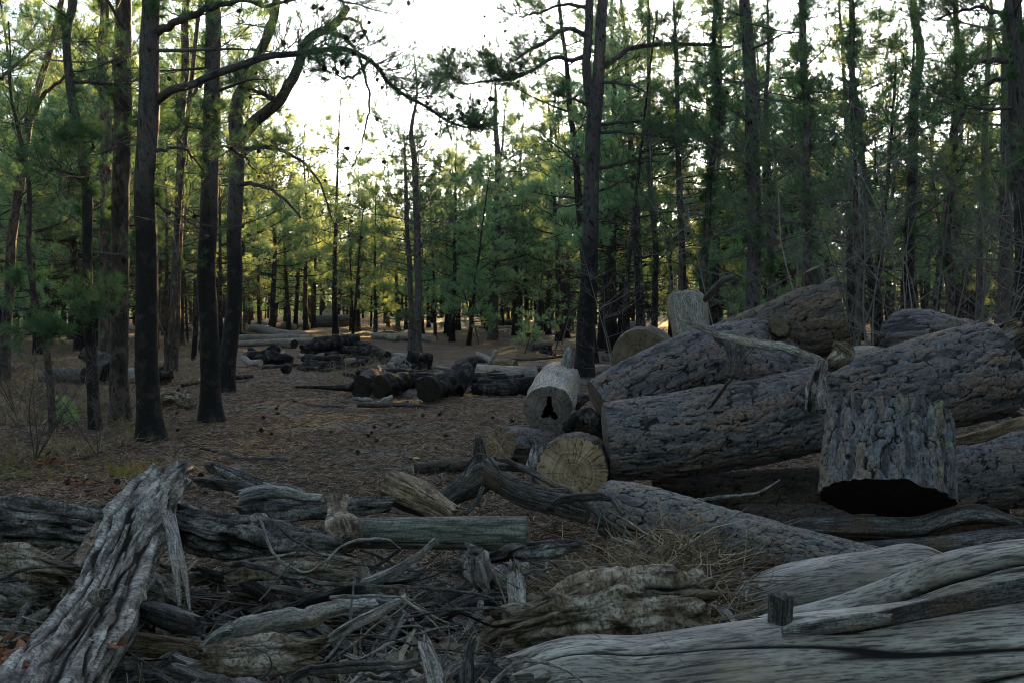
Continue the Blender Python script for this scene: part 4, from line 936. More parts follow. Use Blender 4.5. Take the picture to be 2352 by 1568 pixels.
stub(D_, [(1888, 668, 6.68, 17), (1878, 640, 6.68, 15), (1868, 618, 6.68, 19)], 'grey', 'greyD', 'cutT')
SL = log('driftwood_slab', 'pale upright weathered slab with a rounded top, left of the raised log', 'wood slab',
    [(1596, 830, 7.3, 40), (1588, 760, 7.3, 44), (1580, 705, 7.3, 47), (1577, 682, 7.3, 42), (1576, 668, 7.3, 24)], 'grey', 'greyW', 'greyW', 106, .012, flat=.45, lump=.08, crack=.006, facet=0, jag=(0, .008))
log('branch_stub', None, None, [(1608, 700, 7.3, 7), (1635, 672, 7.25, 9), (1660, 645, 7.2, 7), (1687, 636, 7.2, 7)], 'grey', 'greyD', 'greyD', 107, .01, parent=SL)
log('pine_log', 'broad brown sawn log end facing the camera behind the pile\'s left side', 'log',
    [(1468, 822, 7.6, 62), (1475, 818, 7.9, 64), (1490, 815, 8.6, 60)], sd=108, mb='barkD', mc='cutT', res=.014)
log('long_splinter', 'long pale splinter lying across the logs below the upright slab', 'splinter',
    [(1560, 735, 5.6, 2), (1640, 765, 5.55, 7), (1750, 790, 5.5, 9), (1820, 803, 5.5, 9), (1876, 826, 5.5, 5)], 'grey', 'greyW', 'greyW', 109, .008, flat=.5)
log('broken_branch', 'thin dark broken branch poking up in front of the pale splinter', 'branch',
    [(1630, 940, 5.45, 5), (1672, 880, 5.35, 5), (1700, 835, 5.3, 4), (1738, 792, 5.3, 3)], 'grey', 'greyD', 'greyD', 110, .008)
log('pine_log', 'rough bark log end peeking over the right end of the longest log', 'log',
    [(2050, 775, 6.9, 38), (2090, 765, 6.8, 52), (2150, 775, 6.9, 52), (2220, 790, 7.2, 48)], sd=111, jag=(.015, 0), amp=.018, mb='bark', res=.010)
log('pine_log', 'pale peeled log lying low between the raised log and the rough bark log', 'log',
    [(1880, 860, 6.7, 40), (1990, 830, 6.8, 40), (2060, 850, 7.2, 36)], 'grey', 'greyW', 'cutP', 112, .012)
cg = log('wood_chunk', 'split brown chunk with a pale broken end behind the right end of the pile', 'wood chunk',
    [(2230, 800, 6.4, 26), (2280, 775, 6.3, 27), (2330, 752, 6.2, 24)], 'rot', 'rotG', 'tan', 113, .010, jag=(.02, .03), amp=.012)
log('round_offcut', 'small lichen spotted round offcut leaning between the longest log and the split chunk', 'offcut',
    [(2262, 772, 6.0, 24), (2266, 770, 6.12, 25)], 'bark', 'barkL', 'cut', 114, .008)
log('pine_log', 'dark bark log falling away below the split chunk at the right edge', 'log',
    [(2270, 850, 6.9, 55), (2360, 900, 6.5, 62), (2440, 950, 6.2, 65)], sd=115, res=.012)
log('wood_plank', 'pale weathered plank sticking out at the right edge under the dark bark log', 'plank',
    [(2285, 920, 6.0, 14), (2350, 945, 5.8, 15), (2420, 970, 5.6, 15)], 'grey', 'greyW', 'cutP', 116, .01, flat=.4)
log('pine_log', 'thick dark bark log at the right edge behind the short sawn stump', 'log',
    [(2150, 1100, 5.3, 76), (2300, 1085, 5.25, 82), (2480, 1060, 5.2, 86)], sd=117, res=.010, mb='bark')
log('split_board', 'narrow tan split board lying on the dark log at the right edge', 'board',
    [(2185, 1015, 5.0, 10), (2260, 1000, 4.95, 15), (2335, 972, 4.9, 13), (2420, 950, 4.9, 9)], 'grey', 'tan', 'tan', 118, .008, flat=.5)
ST = log('sawn_stump', 'short barky sawn stump propped on end in front of the pile, its shaded underside painted dark', 'stump',
    [(2036, 1148, 4.62, 143), (2038, 1090, 4.665, 141), (2042, 1020, 4.72, 136), (2045, 955, 4.77, 130)], 'bark', 'barkL', 'cutK', 119, .007, jag=(.008, .025), L=.20, Wd=.05, amp=.02)  # near-black end faces stand in for shade under the stump
U_ = log('pine_log', 'dark log in the gloom under the longest log', 'log',
    [(1500, 1130, 6.1, 60), (1700, 1150, 6.0, 66), (1900, 1140, 6.0, 66)], sd=120, mb='barkD', res=.014)
log('pine_log', 'second dark log low in the gloom behind the short stump', 'log',
    [(1700, 1210, 5.6, 50), (1950, 1215, 5.5, 56), (2300, 1200, 5.5, 56)], sd=121, mb='barkD', res=.014)
log('thin_branch', 'thin grey twig curving through the gloom under the longest log', 'branch',
    [(1600, 1150, 5.2, 4), (1680, 1136, 5.2, 4), (1740, 1128, 5.25, 3), (1790, 1100, 5.3, 2)], 'grey', 'grey', 'grey', 122, .01)
log('pine_log', 'scaly barked log slanting down to the right from under the longest log', 'log',
    [(1400, 1168, 4.95, 64), (1500, 1185, 4.8, 64), (1650, 1228, 4.6, 62), (1800, 1262, 4.4, 56), (1950, 1290, 4.25, 48), (2090, 1312, 4.1, 40)], sd=123, mb='barkP', res=.007, L=.07, Wd=.028, amp=.009)
K_ = log('fallen_branch', 'dark crooked branch log lying below the short stump', 'log',
    [(1790, 1225, 4.6, 12), (1850, 1212, 4.6, 24), (1980, 1212, 4.55, 28), (2100, 1216, 4.5, 28), (2180, 1190, 4.5, 26), (2240, 1180, 4.5, 26), (2300, 1190, 4.5, 20), (2348, 1208, 4.5, 8)], 'grey', 'greyD', 'greyD', 124, .008, amp=.012, lump=.3)
log('fallen_branch', 'second crooked dark branch at the lower right, behind the pale ridge log', 'log',
    [(1950, 1262, 4.4, 20), (2150, 1258, 4.3, 26), (2290, 1238, 4.3, 24), (2420, 1225, 4.3, 24)], 'grey', 'greyD', 'greyD', 125, .009, amp=.012, lump=.3)
# pale foreground logs at lower right
log('pale_log', 'smooth pale barkless log with a humped top, behind the ridged one at lower right', 'log',
    [(1660, 1420, 3.6, 44), (1780, 1372, 3.6, 62), (1900, 1350, 3.6, 66), (2020, 1330, 3.62, 62), (2110, 1318, 3.65, 60), (2200, 1350, 3.7, 50)], 'grey', 'greyS', 'greyS', 126, .007, lump=.10, amp=.005, crack=.005)
log('ridged_log', 'grey furrowed log with a raised curling ridge along its top, at the lower right edge', 'log',
    [(1800, 1470, 3.1, 62), (1950, 1432, 3.15, 74), (2080, 1400, 3.2, 86), (2200, 1368, 3.2, 104), (2330, 1350, 3.2, 112), (2500, 1340, 3.2, 114)], 'grey', 'greyS', 'grey', 127, .006, lump=.12, amp=.014, crack=.02, groove=((.1, 50, 1.2, 25, .035, .007), (.3, 80, 1.2, 66, .03, .006)))
N_ = log('pale_log', 'biggest pale log, across the bottom right corner, with a square peg and long crack', 'log',
    [(1200, 1620, 2.75, 110), (1330, 1590, 2.74, 128), (1480, 1600, 2.72, 142), (1650, 1585, 2.7, 150), (1850, 1570, 2.7, 162), (2050, 1560, 2.7, 172), (2250, 1545, 2.7, 182), (2500, 1530, 2.7, 190)], 'grey', 'greyS', 'greyW', 128, .0055, lump=.03, amp=.006, crack=.007, jag=(.06, 0), groove=((.25, 105, 1.5, 62, .03, .004),))
log('peg', None, None, [(1792, 1428, 2.68, 27), (1793, 1400, 2.68, 27), (1794, 1374, 2.68, 29), (1795, 1366, 2.68, 28)], 'grey', 'greyD', 'greyD', 129, .006, parent=N_, jag=(0, .004), amp=.004)
log('split_slab', 'dark split slab lying in the groove on top of the biggest pale log', 'wood slab',
    [(1880, 1452, 2.62, 12), (2000, 1428, 2.6, 20), (2150, 1395, 2.6, 26), (2380, 1350, 2.6, 30)], 'grey', 'greyD', 'greyD', 130, .006, flat=.5, lump=.2, crack=.012)
log('split_slab', 'grey split slab below the square peg, lying along the biggest pale log', 'wood slab',
    [(1800, 1450, 2.6, 6), (1880, 1440, 2.58, 16), (1980, 1425, 2.56, 18), (2040, 1420, 2.56, 10)], 'grey', 'grey', 'grey', 131, .006, flat=.5, lump=.2)
# hollow log and its neighbours
def holef(th):   # ragged void shaped like a leaning spire; th measured from the frame's up vector
    x, y = np.cos(th), np.sin(th)
    a = ((th+math.pi) % (2*math.pi))-math.pi
    f = .20 + .42*np.exp(-(a/.30)**2) + .20*np.exp(-((np.abs(a)-2.35)/.45)**2) + .05*np.exp(-((np.abs(a)-3.14)/.5)**2)
    return f + .05*vn(th*7, th*0, th*0, 4)
HO = log('hollow_log', 'pale barkless log with a ragged black hollow in its sawn end facing the camera', 'log',
    [(1262, 942, 6.9, 58), (1266, 930, 7.1, 56), (1274, 905, 7.5, 55), (1282, 885, 7.9, 52), (1288, 868, 8.2, 40)], 'grey', 'greyW', 'cut', 132, .008, jag=(0, .05), hole=holef, lump=.10, crack=.008, facet=0)
stub(HO, [(1296, 880, 7.9, 16), (1300, 850, 7.9, 14), (1308, 812, 7.9, 12), (1314, 800, 7.9, 8)], 'grey', 'grey', jag=(0, .02))
stub(HO, [(1255, 890, 7.8, 14), (1245, 865, 7.8, 11), (1238, 845, 7.8, 6)], 'rot', 'rotG', jag=(0, .03), amp=.01)
stub(HO, [(1278, 885, 7.9, 12), (1272, 862, 7.9, 9), (1266, 850, 7.9, 5)], 'rot', 'rotG', jag=(0, .03), amp=.01)
stub(HO, [(1318, 930, 7.3, 14), (1338, 915, 7.3, 12), (1352, 912, 7.3, 7)], 'rot', 'greyD', amp=.01)
log('pine_log', 'short violet barked log under the hollow one, its tan cut end facing left', 'log',
    [(1150, 1022, 6.6, 43), (1200, 1026, 6.75, 44), (1290, 1040, 7.0, 44)], sd=133, mc='tan', res=.010)
log('pine_log', 'fat short log under the hollow one, its mottled ochre end facing the camera', 'log',
    [(1316, 1086, 5.45, 78), (1320, 1078, 5.62, 78), (1328, 1066, 6.0, 74)], 'bark', 'barkD', 'cutO', 134, .007)
log('bark_slab', 'strip of bark crusted with pale fungus leaning on the ochre log end\'s left side', 'bark slab',
    [(1240, 1120, 5.5, 14), (1230, 1070, 5.5, 20), (1232, 1025, 5.6, 14)], 'rot', 'rotG', 'rotG', 135, .006, flat=.6, amp=.012)
log('broken_branch', 'black broken branch between the hollow log and the pile', 'branch',
    [(1310, 985, 6.6, 18), (1345, 955, 6.5, 14), (1380, 975, 6.3, 12)], 'char', 'char', 'char', 136, .01)
log('dark_log', 'dark log wedged behind the ochre log end under the hollow log', 'log', [(1230, 1000, 7.6, 26), (1330, 985, 7.3, 30), (1420, 975, 7.2, 34)], 'bark', 'barkD', 'cutK', 137, .012)

# --- debris heap in the foreground
def mz(x, y):
    edge = 4.45 + .25*np.sin(x*1.7) - .28*np.clip(x+.2, 0, 3)
    f = 1/(1+np.exp((y-edge)*6)); g_ = 1/(1+np.exp(-(y-1.2)*6))
    h = .47 + .07*vn(x*1.6, y*1.6, x*0, 31) + .05*fbm(x*5, y*5, x*0, 33, 3)
    h -= .12*np.exp(-((x+.95)**2+(y-2.9)**2)/.12)
    h += .13*np.exp(-((x-.45)**2/.12+(y-3.55)**2/.15))
    return h*f*g_ - .03
hx = np.linspace(-3.2, 3.2, 300); hy = np.linspace(.9, 5.6, 240); HX, HY = np.meshgrid(hx, hy); HZ = mz(HX, HY)
i = np.arange(239)[:, None]; j = np.arange(299)[None]; q = np.stack([i*300+j, i*300+j+1, (i+1)*300+j+1, (i+1)*300+j], -1).reshape(-1, 4)
tag(put('debris_mound', Geo().add(np.stack([HX, HY, HZ], -1), q), M['soil'], origin=np.zeros(3)), 'heap of rotted wood crumbs and soil under the driftwood', 'debris', kind='stuff')

V_ = log('weathered_stump', 'big pale weathered trunk piece leaning out of the heap at lower left, with a knot', 'driftwood',
    [(50, 1720, 2.3, 140), (105, 1600, 2.5, 124), (168, 1500, 2.72, 106), (224, 1410, 2.95, 94), (272, 1310, 3.2, 86), (312, 1225, 3.45, 82), (352, 1150, 3.7, 66), (382, 1112, 3.83, 50), (396, 1094, 3.87, 42)], 'rot', 'rotV', 'rotV', 140, .0055, flat=.9, jag=(0, .03), amp=.019, fib=2.6)
log('knot', None, None, [(228, 1372, 2.78, 20), (240, 1366, 2.66, 17), (243, 1364, 2.63, 14)], 'rot', 'rotG', 'greyD', 141, .006, parent=V_, amp=.006)
log('peeling_strip', None, None, [(372, 1180, 3.5, 7), (392, 1230, 3.35, 12), (402, 1300, 3.25, 8), (412, 1390, 3.2, 4)], 'grey', 'grey', 'grey', 142, .006, parent=V_, flat=.3)
log('peeling_strip', None, None, [(395, 1185, 3.55, 9), (408, 1250, 3.4, 9), (424, 1320, 3.3, 8), (436, 1400, 3.25, 4)], 'grey', 'greyW', 'grey', 143, .006, parent=V_, flat=.3)
log('weathered_log', 'cracked grey brown log entering from the left edge behind the big pale trunk piece', 'log',
    [(-90, 1190, 3.7, 58), (60, 1198, 3.75, 56), (180, 1212, 3.8, 48), (260, 1225, 3.85, 40)], 'rot', 'rotF', 'cut', 144, .007, amp=.018)
log('rotten_log', 'lower broken grey log at the left edge, under the cracked grey brown one', 'log',
    [(-80, 1275, 3.4, 34), (50, 1290, 3.4, 34), (150, 1320, 3.4, 26)], 'rot', 'rot', 'rot', 145, .008, jag=(0, .05), amp=.015)
log('bark_slab', 'brown mossy bark strip standing behind the big pale trunk piece', 'bark slab',
    [(165, 1370, 3.35, 26), (205, 1280, 3.55, 28), (250, 1190, 3.85, 26), (300, 1130, 4.05, 18)], 'rot', 'rot', 'rot', 146, .009, flat=.4, amp=.012)
log('weathered_log', 'dark grey weathered log sloping right from behind the big pale trunk piece', 'log',
    [(380, 1185, 3.75, 46), (470, 1215, 3.65, 54), (580, 1235, 3.6, 52), (700, 1250, 3.55, 42), (790, 1262, 3.5, 28)], 'rot', 'rotF', 'greyD', 147, .006, amp=.02, jag=(.04, .06))
log('weathered_log', 'grey log lying behind the dark grey one, left of the greenish post', 'log',
    [(560, 1185, 4.1, 26), (680, 1172, 4.1, 26), (800, 1165, 4.15, 26), (900, 1160, 4.2, 20)], 'rot', 'rotF', 'cut', 148, .007, amp=.01)
log('split_timber', 'pale split timber pointing up left at the back of the heap', 'split wood',
    [(474, 1070, 4.35, 12), (520, 1088, 4.25, 21), (580, 1112, 4.2, 22), (660, 1135, 4.15, 13)], 'rot', 'rotF', 'cut', 149, .006, amp=.01, flat=.6, jag=(.02, 0))
log('split_timber', 'blackish broken timber just below the pale split timber', 'split wood',
    [(455, 1105, 4.2, 6), (500, 1112, 4.15, 13), (560, 1122, 4.1, 13), (610, 1130, 4.1, 9)], 'rot', 'greyD', 'greyD', 150, .007, jag=(.03, .03), amp=.012)
log('smooth_branch', 'smooth curved bare branch beside the pale split timber', 'branch',
    [(560, 1140, 4.0, 20), (610, 1128, 4.0, 18), (670, 1134, 4.0, 13), (738, 1146, 4.0, 8)], 'grey', 'grey', 'cut', 151, .007, crack=.002)
log('smooth_branch', 'second smooth bare branch curving above the first at the heap\'s back', 'branch',
    [(600, 1110, 4.1, 6), (650, 1112, 4.1, 7), (700, 1128, 4.1, 5)], 'grey', 'grey', 'cut', 152, .007, crack=.002)
log('wood_chunk', 'tan sawn wedge of wood standing behind the greenish post', 'wood chunk',
    [(905, 1118, 4.4, 44), (950, 1140, 4.3, 44), (1010, 1170, 4.2, 30), (1040, 1190, 4.15, 12)], 'grey', 'tan', 'cutT', 153, .007, amp=.012, lump=.25, jag=(.01, .03))
P_ = log('treated_post', 'greenish half round post lying level across the middle of the heap', 'post',
    [(800, 1224, 3.75, 35), (1000, 1224, 3.72, 37), (1212, 1225, 3.68, 40)], 'grey', 'green', 'cut', 154, .007, amp=.002, lump=.03, crack=.003)
H_ = log('root_snag', 'dark forked root snag with a stub pointing up at the heap\'s back', 'root',
    [(1002, 1172, 4.6, 18), (1045, 1135, 4.6, 24), (1090, 1108, 4.6, 34), (1120, 1085, 4.6, 36), (1150, 1105, 4.55, 30), (1200, 1135, 4.5, 28), (1280, 1158, 4.45, 26), (1350, 1180, 4.4, 16)], 'grey', 'greyD', 'greyD', 155, .007, lump=.25, crack=.006)
stub(H_, [(1112, 1085, 4.6, 26), (1104, 1050, 4.6, 16), (1100, 1025, 4.6, 13), (1100, 1006, 4.6, 7)], 'grey', 'greyD', jag=(0, .02))
for q, pp in enumerate([[(1135, 1048, 4.5, 4), (1200, 1075, 4.4, 5), (1270, 1110, 4.35, 6), (1350, 1160, 4.3, 6), (1420, 1220, 4.25, 5)], [(1150, 1075, 4.5, 8), (1190, 1070, 4.45, 9), (1240, 1095, 4.4, 5)],
                        [(1070, 1085, 4.5, 3), (1085, 1050, 4.45, 3), (1115, 1045, 4.4, 3), (1160, 1090, 4.4, 3), (1230, 1115, 4.35, 3), (1300, 1125, 4.3, 3)], [(1270, 1155, 4.3, 8), (1350, 1140, 4.25, 9), (1400, 1145, 4.25, 8), (1430, 1180, 4.2, 5)],
                        [(1105, 1120, 4.4, 4), (1095, 1150, 4.35, 5), (1070, 1180, 4.3, 4)]]):
    log('root_arm', None, None, pp, 'grey', 'greyD', 'greyD', 156+q, .008, parent=H_)
log('pine_log', 'dark bark covered branch lying on the sand behind the tan wedge', 'log',
    [(950, 1078, GD(1084), 11), (1010, 1072, GD(1082), 13), (1090, 1068, GD(1080), 13)], sd=162, mb='barkD', mc='cutP', res=.01)
log('rotten_log', 'blocky pale rotten log lying in the middle of the heap, beside the smooth pale log', 'log',
    [(1175, 1438, 3.0, 34), (1250, 1420, 3.0, 54), (1350, 1400, 3.0, 68), (1470, 1385, 3.0, 76), (1570, 1382, 3.0, 74), (1620, 1385, 3.0, 66)], 'rot', 'rot', 'rot', 163, .0055, jag=(.07, .04), amp=.032)
log('driftwood_chunk', 'small pale upright chip of driftwood left of the rotten log', 'driftwood', [(1190, 1390, 3.0, 24), (1186, 1350, 3.05, 26), (1182, 1315, 3.1, 20), (1180, 1298, 3.1, 8)], 'grey', 'greyW', 'greyW', 164, .006, flat=.5, jag=(.02, .02))
log('driftwood_chunk', 'knobbly grey driftwood knot below the right half of the greenish post', 'driftwood', [(1110, 1345, 3.3, 20), (1100, 1315, 3.3, 30), (1098, 1282, 3.35, 26), (1080, 1268, 3.35, 10)], 'rot', 'rotG', 'rotG', 165, .006, amp=.02)
log('split_slab', 'grey split slab just below the right end of the greenish post', 'wood slab', [(1125, 1280, 3.5, 12), (1180, 1268, 3.48, 26), (1260, 1258, 3.45, 27), (1330, 1250, 3.45, 16)], 'rot', 'rotF', 'greyD', 166, .006, flat=.6, amp=.012, jag=(.03, .02))
log('curved_branch', 'thick curved pale grey branch lying in the lower left of the heap', 'branch',
    [(472, 1492, 2.9, 8), (520, 1462, 2.9, 20), (590, 1438, 2.9, 25), (680, 1420, 2.95, 25), (760, 1402, 3.0, 22), (860, 1390, 3.1, 14)], 'grey', 'grey', 'grey', 167, .006, jag=(.03, 0))
log('rotten_log', 'brown rotten piece under the thick curved branch', 'log', [(470, 1510, 2.75, 22), (540, 1510, 2.72, 42), (640, 1505, 2.7, 40), (720, 1500, 2.7, 18)], 'rot', 'rot', 'rot', 168, .006, jag=(.03, .04), amp=.015)
log('curved_branch', 'dark smooth branch arching along the bottom edge of the heap', 'branch',
    [(640, 1580, 2.5, 12), (700, 1545, 2.5, 16), (780, 1530, 2.5, 17), (880, 1528, 2.52, 16), (960, 1520, 2.55, 12)], 'grey', 'greyD', 'greyD', 169, .006)
log('driftwood_chunk', 'pale splintered chunk standing at the bottom middle of the heap', 'driftwood', [(1010, 1590, 2.55, 18), (1000, 1545, 2.6, 22), (985, 1500, 2.65, 18), (978, 1478, 2.68, 8)], 'grey', 'greyW', 'greyW', 170, .006, flat=.5, jag=(0, .02))
log('driftwood_chunk', 'dark fibrous splinter standing upright at the bottom middle of the heap', 'driftwood', [(1070, 1600, 2.5, 16), (1072, 1550, 2.52, 17), (1078, 1500, 2.55, 10), (1086, 1468, 2.58, 4)], 'grey', 'greyD', 'greyD', 171, .005, flat=.5)
log('pale_log', 'bluish grey log half buried behind the big pale trunk piece\'s right side', 'log', [(330, 1400, 3.1, 22), (390, 1420, 3.05, 28), (460, 1440, 3.0, 22)], 'grey', 'greyD', 'greyD', 172, .008)
log('weathered_log', 'brown fibrous log deep in the heap between the dark log and the long thin branch', 'log', [(520, 1320, 3.4, 24), (600, 1308, 3.4, 32), (700, 1295, 3.4, 34), (800, 1300, 3.4, 26)], 'rot', 'rot', 'rot', 173, .007, jag=(.03, .03), amp=.012)
log('root_knot', 'fluted reddish root knot at the left end of the greenish post', 'root', [(770, 1150, 3.75, 12), (772, 1185, 3.65, 20), (780, 1220, 3.55, 40), (790, 1250, 3.5, 36)], 'grey', 'rot', 'rot', 174, .006, amp=.02, lump=.3)
log('split_timber', 'grey fibrous stick rising right from the heap\'s centre', 'split wood', [(840, 1340, 3.2, 16), (900, 1315, 3.2, 15), (960, 1275, 3.2, 9), (1002, 1240, 3.2, 5)], 'grey', 'grey', 'grey', 175, .006)
log('weathered_log', 'grey fibrous split log slanting left below the greenish post', 'log', [(600, 1420, 3.2, 12), (720, 1378, 3.2, 20), (850, 1345, 3.2, 20), (960, 1330, 3.2, 10)], 'rot', 'rotF', 'greyD', 176, .006, amp=.01, jag=(.03, .04))
log('split_timber', 'pale stick pointing to lower left among the wood chips', 'split wood', [(740, 1480, 2.85, 10), (800, 1440, 2.85, 14), (880, 1400, 2.9, 14), (930, 1370, 2.95, 7)], 'grey', 'greyW', 'greyW', 177, .006)
LB = [[(600, 1195, 3.4), (625, 1265, 3.3), (690, 1310, 3.25), (745, 1290, 3.25), (800, 1245, 3.3), (880, 1235, 3.35), (920, 1260, 3.4)], [(560, 1290, 3.3), (700, 1330, 3.2), (850, 1345, 3.15), (1000, 1350, 3.1), (1130, 1370, 3.05)], [(640, 1205, 3.45), (720, 1265, 3.35), (860, 1300, 3.25), (1000, 1310, 3.2), (1070, 1305, 3.2)],
      [(700, 1240, 3.2), (655, 1310, 3.1), (600, 1375, 3.0)], [(760, 1370, 3.0), (900, 1372, 2.9), (960, 1400, 2.85), (1040, 1480, 2.75)], [(0, 1330, 3.2), (60, 1305, 3.2), (130, 1300, 3.2), (220, 1312, 3.25)], [(930, 1420, 2.8), (1010, 1402, 2.82), (1120, 1400, 2.85), (1180, 1412, 2.85)], [(600, 1560, 2.5), (625, 1530, 2.5), (615, 1500, 2.52), (560, 1480, 2.6)], [(1120, 1575, 2.45), (1200, 1520, 2.5), (1290, 1535, 2.45), (1340, 1570, 2.42)]]
LBL = ['kinked V shaped bare twig over the dark grey log', 'long thin branch running level across the heap', 'long grey twig crossing under the greenish post', 'dark straight twig leaning over the dark grey log', 'brown bent branch dropping to the right through the chips', 'curved twig in front of the lower broken log at the left edge', 'pale bent stick left of the rotten log\'s tip', 'pale hooked twig at the bottom left of the heap', 'dark thin branch curving at the tip of the biggest pale log']
for q, (pp, lb) in enumerate(zip(LB, LBL)):
    log('bare_twig', lb, 'twig', [(x, y, D, rr) for (x, y, D), rr in zip(pp, np.linspace(4.6, 2.6, len(pp)))], 'grey', ['grey', 'greyD', 'greyD', 'greyD'][q % 4], 'cut', 180+q, .007, crack=.001)
# splinters and sticks strewn over the heap: one mesh each
rd = np.random.default_rng(77)
for k in range(520):
    px = rd.uniform(-20, 1750) if k % 3 else rd.uniform(450, 1300); D = rd.uniform(2.5, 4.3); x = (px-CX)/F*D; y = D
    if px > 1250 and D < 2.9: continue
    z = float(mz(np.array(x), np.array(y)))
    if z < .25: continue
    z += .015 + .13*rd.random()**1.5
    stick = k % 5 < 2; L = rd.uniform(.15, .5) if stick else rd.uniform(.07, .34); r = rd.uniform(.0025, .006) if stick else rd.uniform(.006, .011+.016*rd.random()**2)
    az = rd.random()*6.28; el = rd.normal()*.22
    d = np.array([math.cos(az)*math.cos(el), math.sin(az)*math.cos(el), math.sin(el)]); n3 = rd.normal(size=3)*L*.07
    c0 = np.array([x, y, z + abs(math.sin(el))*L*.5]); cc = [np.append(c0-d*L/2, r*.5), np.append(c0+n3*[1, 1, .4], r), np.append(c0+d*L/2, r*.6)]
    if stick: log3('loose_stick', 'thin loose grey or brown stick lying on the debris heap', 'stick', cc, 'grey', ['grey', 'greyD', 'greyW', 'tan'][int(rd.integers(4))], 'cut', 200+k, .012, 'sticks strewn over the heap', crack=.001, amp=.003)
    else: log3('wood_splinter', 'short split splinter of wood lying on the debris heap', 'splinter', cc, 'grey', ['grey', 'greyW', 'greyW', 'greyD', 'tan', 'rot', 'rotG'][int(rd.integers(7))], 'cut', 200+k, .008, 'splinters strewn over the heap', caps=(True, True), jag=(r*1.2, r*1.5), flat=.55, crack=.004, amp=.005, facet=4)
for k in range(210):
    px = rd.uniform(-20, 1250); D = rd.uniform(2.5, 4.2); x = (px-CX)/F*D; z = float(mz(np.array(x), np.array(D)))
    if z < .3 or (px < 420 and D < 2.9): continue
    L = rd.uniform(.16, .5); r = rd.uniform(.012, .040); az = rd.random()*6.28; el = rd.normal()*.2
    d = np.array([math.cos(az)*math.cos(el), math.sin(az)*math.cos(el), math.sin(el)]); c0 = np.array([x, D, z+r*.6+abs(d[2])*L*.3+.11*rd.random()**2])
    cc = [np.append(c0-d*L/2, r*.8), np.append(c0+rd.normal(size=3)*L*.05, r), np.append(c0+d*L/2, r*.75)]
    log3('broken_wood', 'chunky broken piece of old wood lodged in the debris heap', 'broken wood', cc, ['grey', 'rot'][k % 2], ['grey', 'rotG', 'greyD', 'rot', 'greyW', 'rotG', 'grey', 'rot', 'tan', 'rot'][k % 10], 'cut', 700+k, .007, 'broken pieces lodged in the heap', jag=(r, r*1.3), flat=rd.uniform(.5, .9), amp=.008, facet=int(rd.integers(3, 6)))
def blades(rng, base, L, wd, elev=.15, bend=.0):
    n = len(base); az = rng.random(n)*6.28; el = rng.normal(size=n)*elev
    d = np.stack([np.cos(az)*np.cos(el), np.sin(az)*np.cos(el), np.abs(np.sin(el))], -1); p = nrm(np.cross(d, rng.normal(size=(n, 3))))*wd*.5
    m = base + d*(L*.5)[:, None] + rng.normal(size=(n, 3))*(L*.06)[:, None]
    tip = base + d*L[:, None] + rng.normal(size=(n, 3))*(L*bend)[:, None]
    V = np.stack([base-p, base+p, m+p, m-p, tip+p*.4, tip-p*.4], 1).reshape(-1, 3)
    f = np.arange(n)[:, None]*6; q = np.concatenate([f+[0, 1, 2, 3], f+[3, 2, 4, 5]])
    return V, q
def scatter(name, label, cat, n, pos, Lr, wd, mat, elev, bend=.1, pidf=None):
    b = pos(n); n = len(b); L = rd.uniform(*Lr, n); V, q = blades(rd, b, L, wd, elev, bend)
    pid = np.repeat(rd.random(n) if pidf is None else pidf(n), 6)
    o = put(name, Geo().add(V, q, 0, V, pid), M[mat], smooth=False); tag(o, label, cat, kind='stuff'); return o
def heap_pos(n, x0=-20, x1=1800, d0=2.3, d1=4.6, up=.02):
    D = rd.uniform(d0, d1, n); px = rd.uniform(x0, x1, n); x = (px-CX)/F*D; z = mz(x, D); k = z > .1
    return np.stack([x, D, z+rd.random(n)*up+.003], -1)[k]
tg = Geo()
hp = heap_pos(3200, up=.09); P_ = []
for b in hp:
    P_.append(limb_path(rd, b, rd.random()*6.28, rd.uniform(.08, .4), rd.uniform(-.15, .45), 7))
P_ = np.array(P_); btubes(tg, P_, np.linspace(1, .4, 7)[None]*rd.uniform(.0015, .0042, (len(P_), 1)), 4, 0, rd.random(len(P_)))
tag(put('twig_tangle', tg, M['twigP']), 'tangle of fine dead twigs woven over the debris heap', 'twigs', kind='stuff')
scatter('fallen_needles', 'brown fallen pine needles matted over the debris heap', 'needles', 17000, lambda n: heap_pos(n), (.05, .13), .003, 'needleR', .3)
scatter('straw', 'pale dry straw and stems strewn over the debris heap', 'straw', 4800, lambda n: np.concatenate([heap_pos(n//6), heap_pos(n//2, 1150, 1720, 3.0, 3.9, .14)]), (.08, .26), .0032, 'straw', .35)
scatter('wood_chips', 'pale and dark wood chips and bark crumbs on the debris heap', 'wood chips', 20000, lambda n: np.concatenate([heap_pos(int(n*.7)), heap_pos(int(n*.3), 700, 1050, 2.5, 3.1, .05)]), (.02, .085), .015, 'chip', .5, .2)
scatter('pale_chips', 'big pale torn chips of fresh wood spilled in the middle of the heap', 'wood chips', 900, lambda n: heap_pos(n, 640, 1080, 2.5, 3.15, .10), (.03, .10), .018, 'chip', .5, .12, lambda n: np.clip(rd.normal(.85, .12, n), 0, 1))
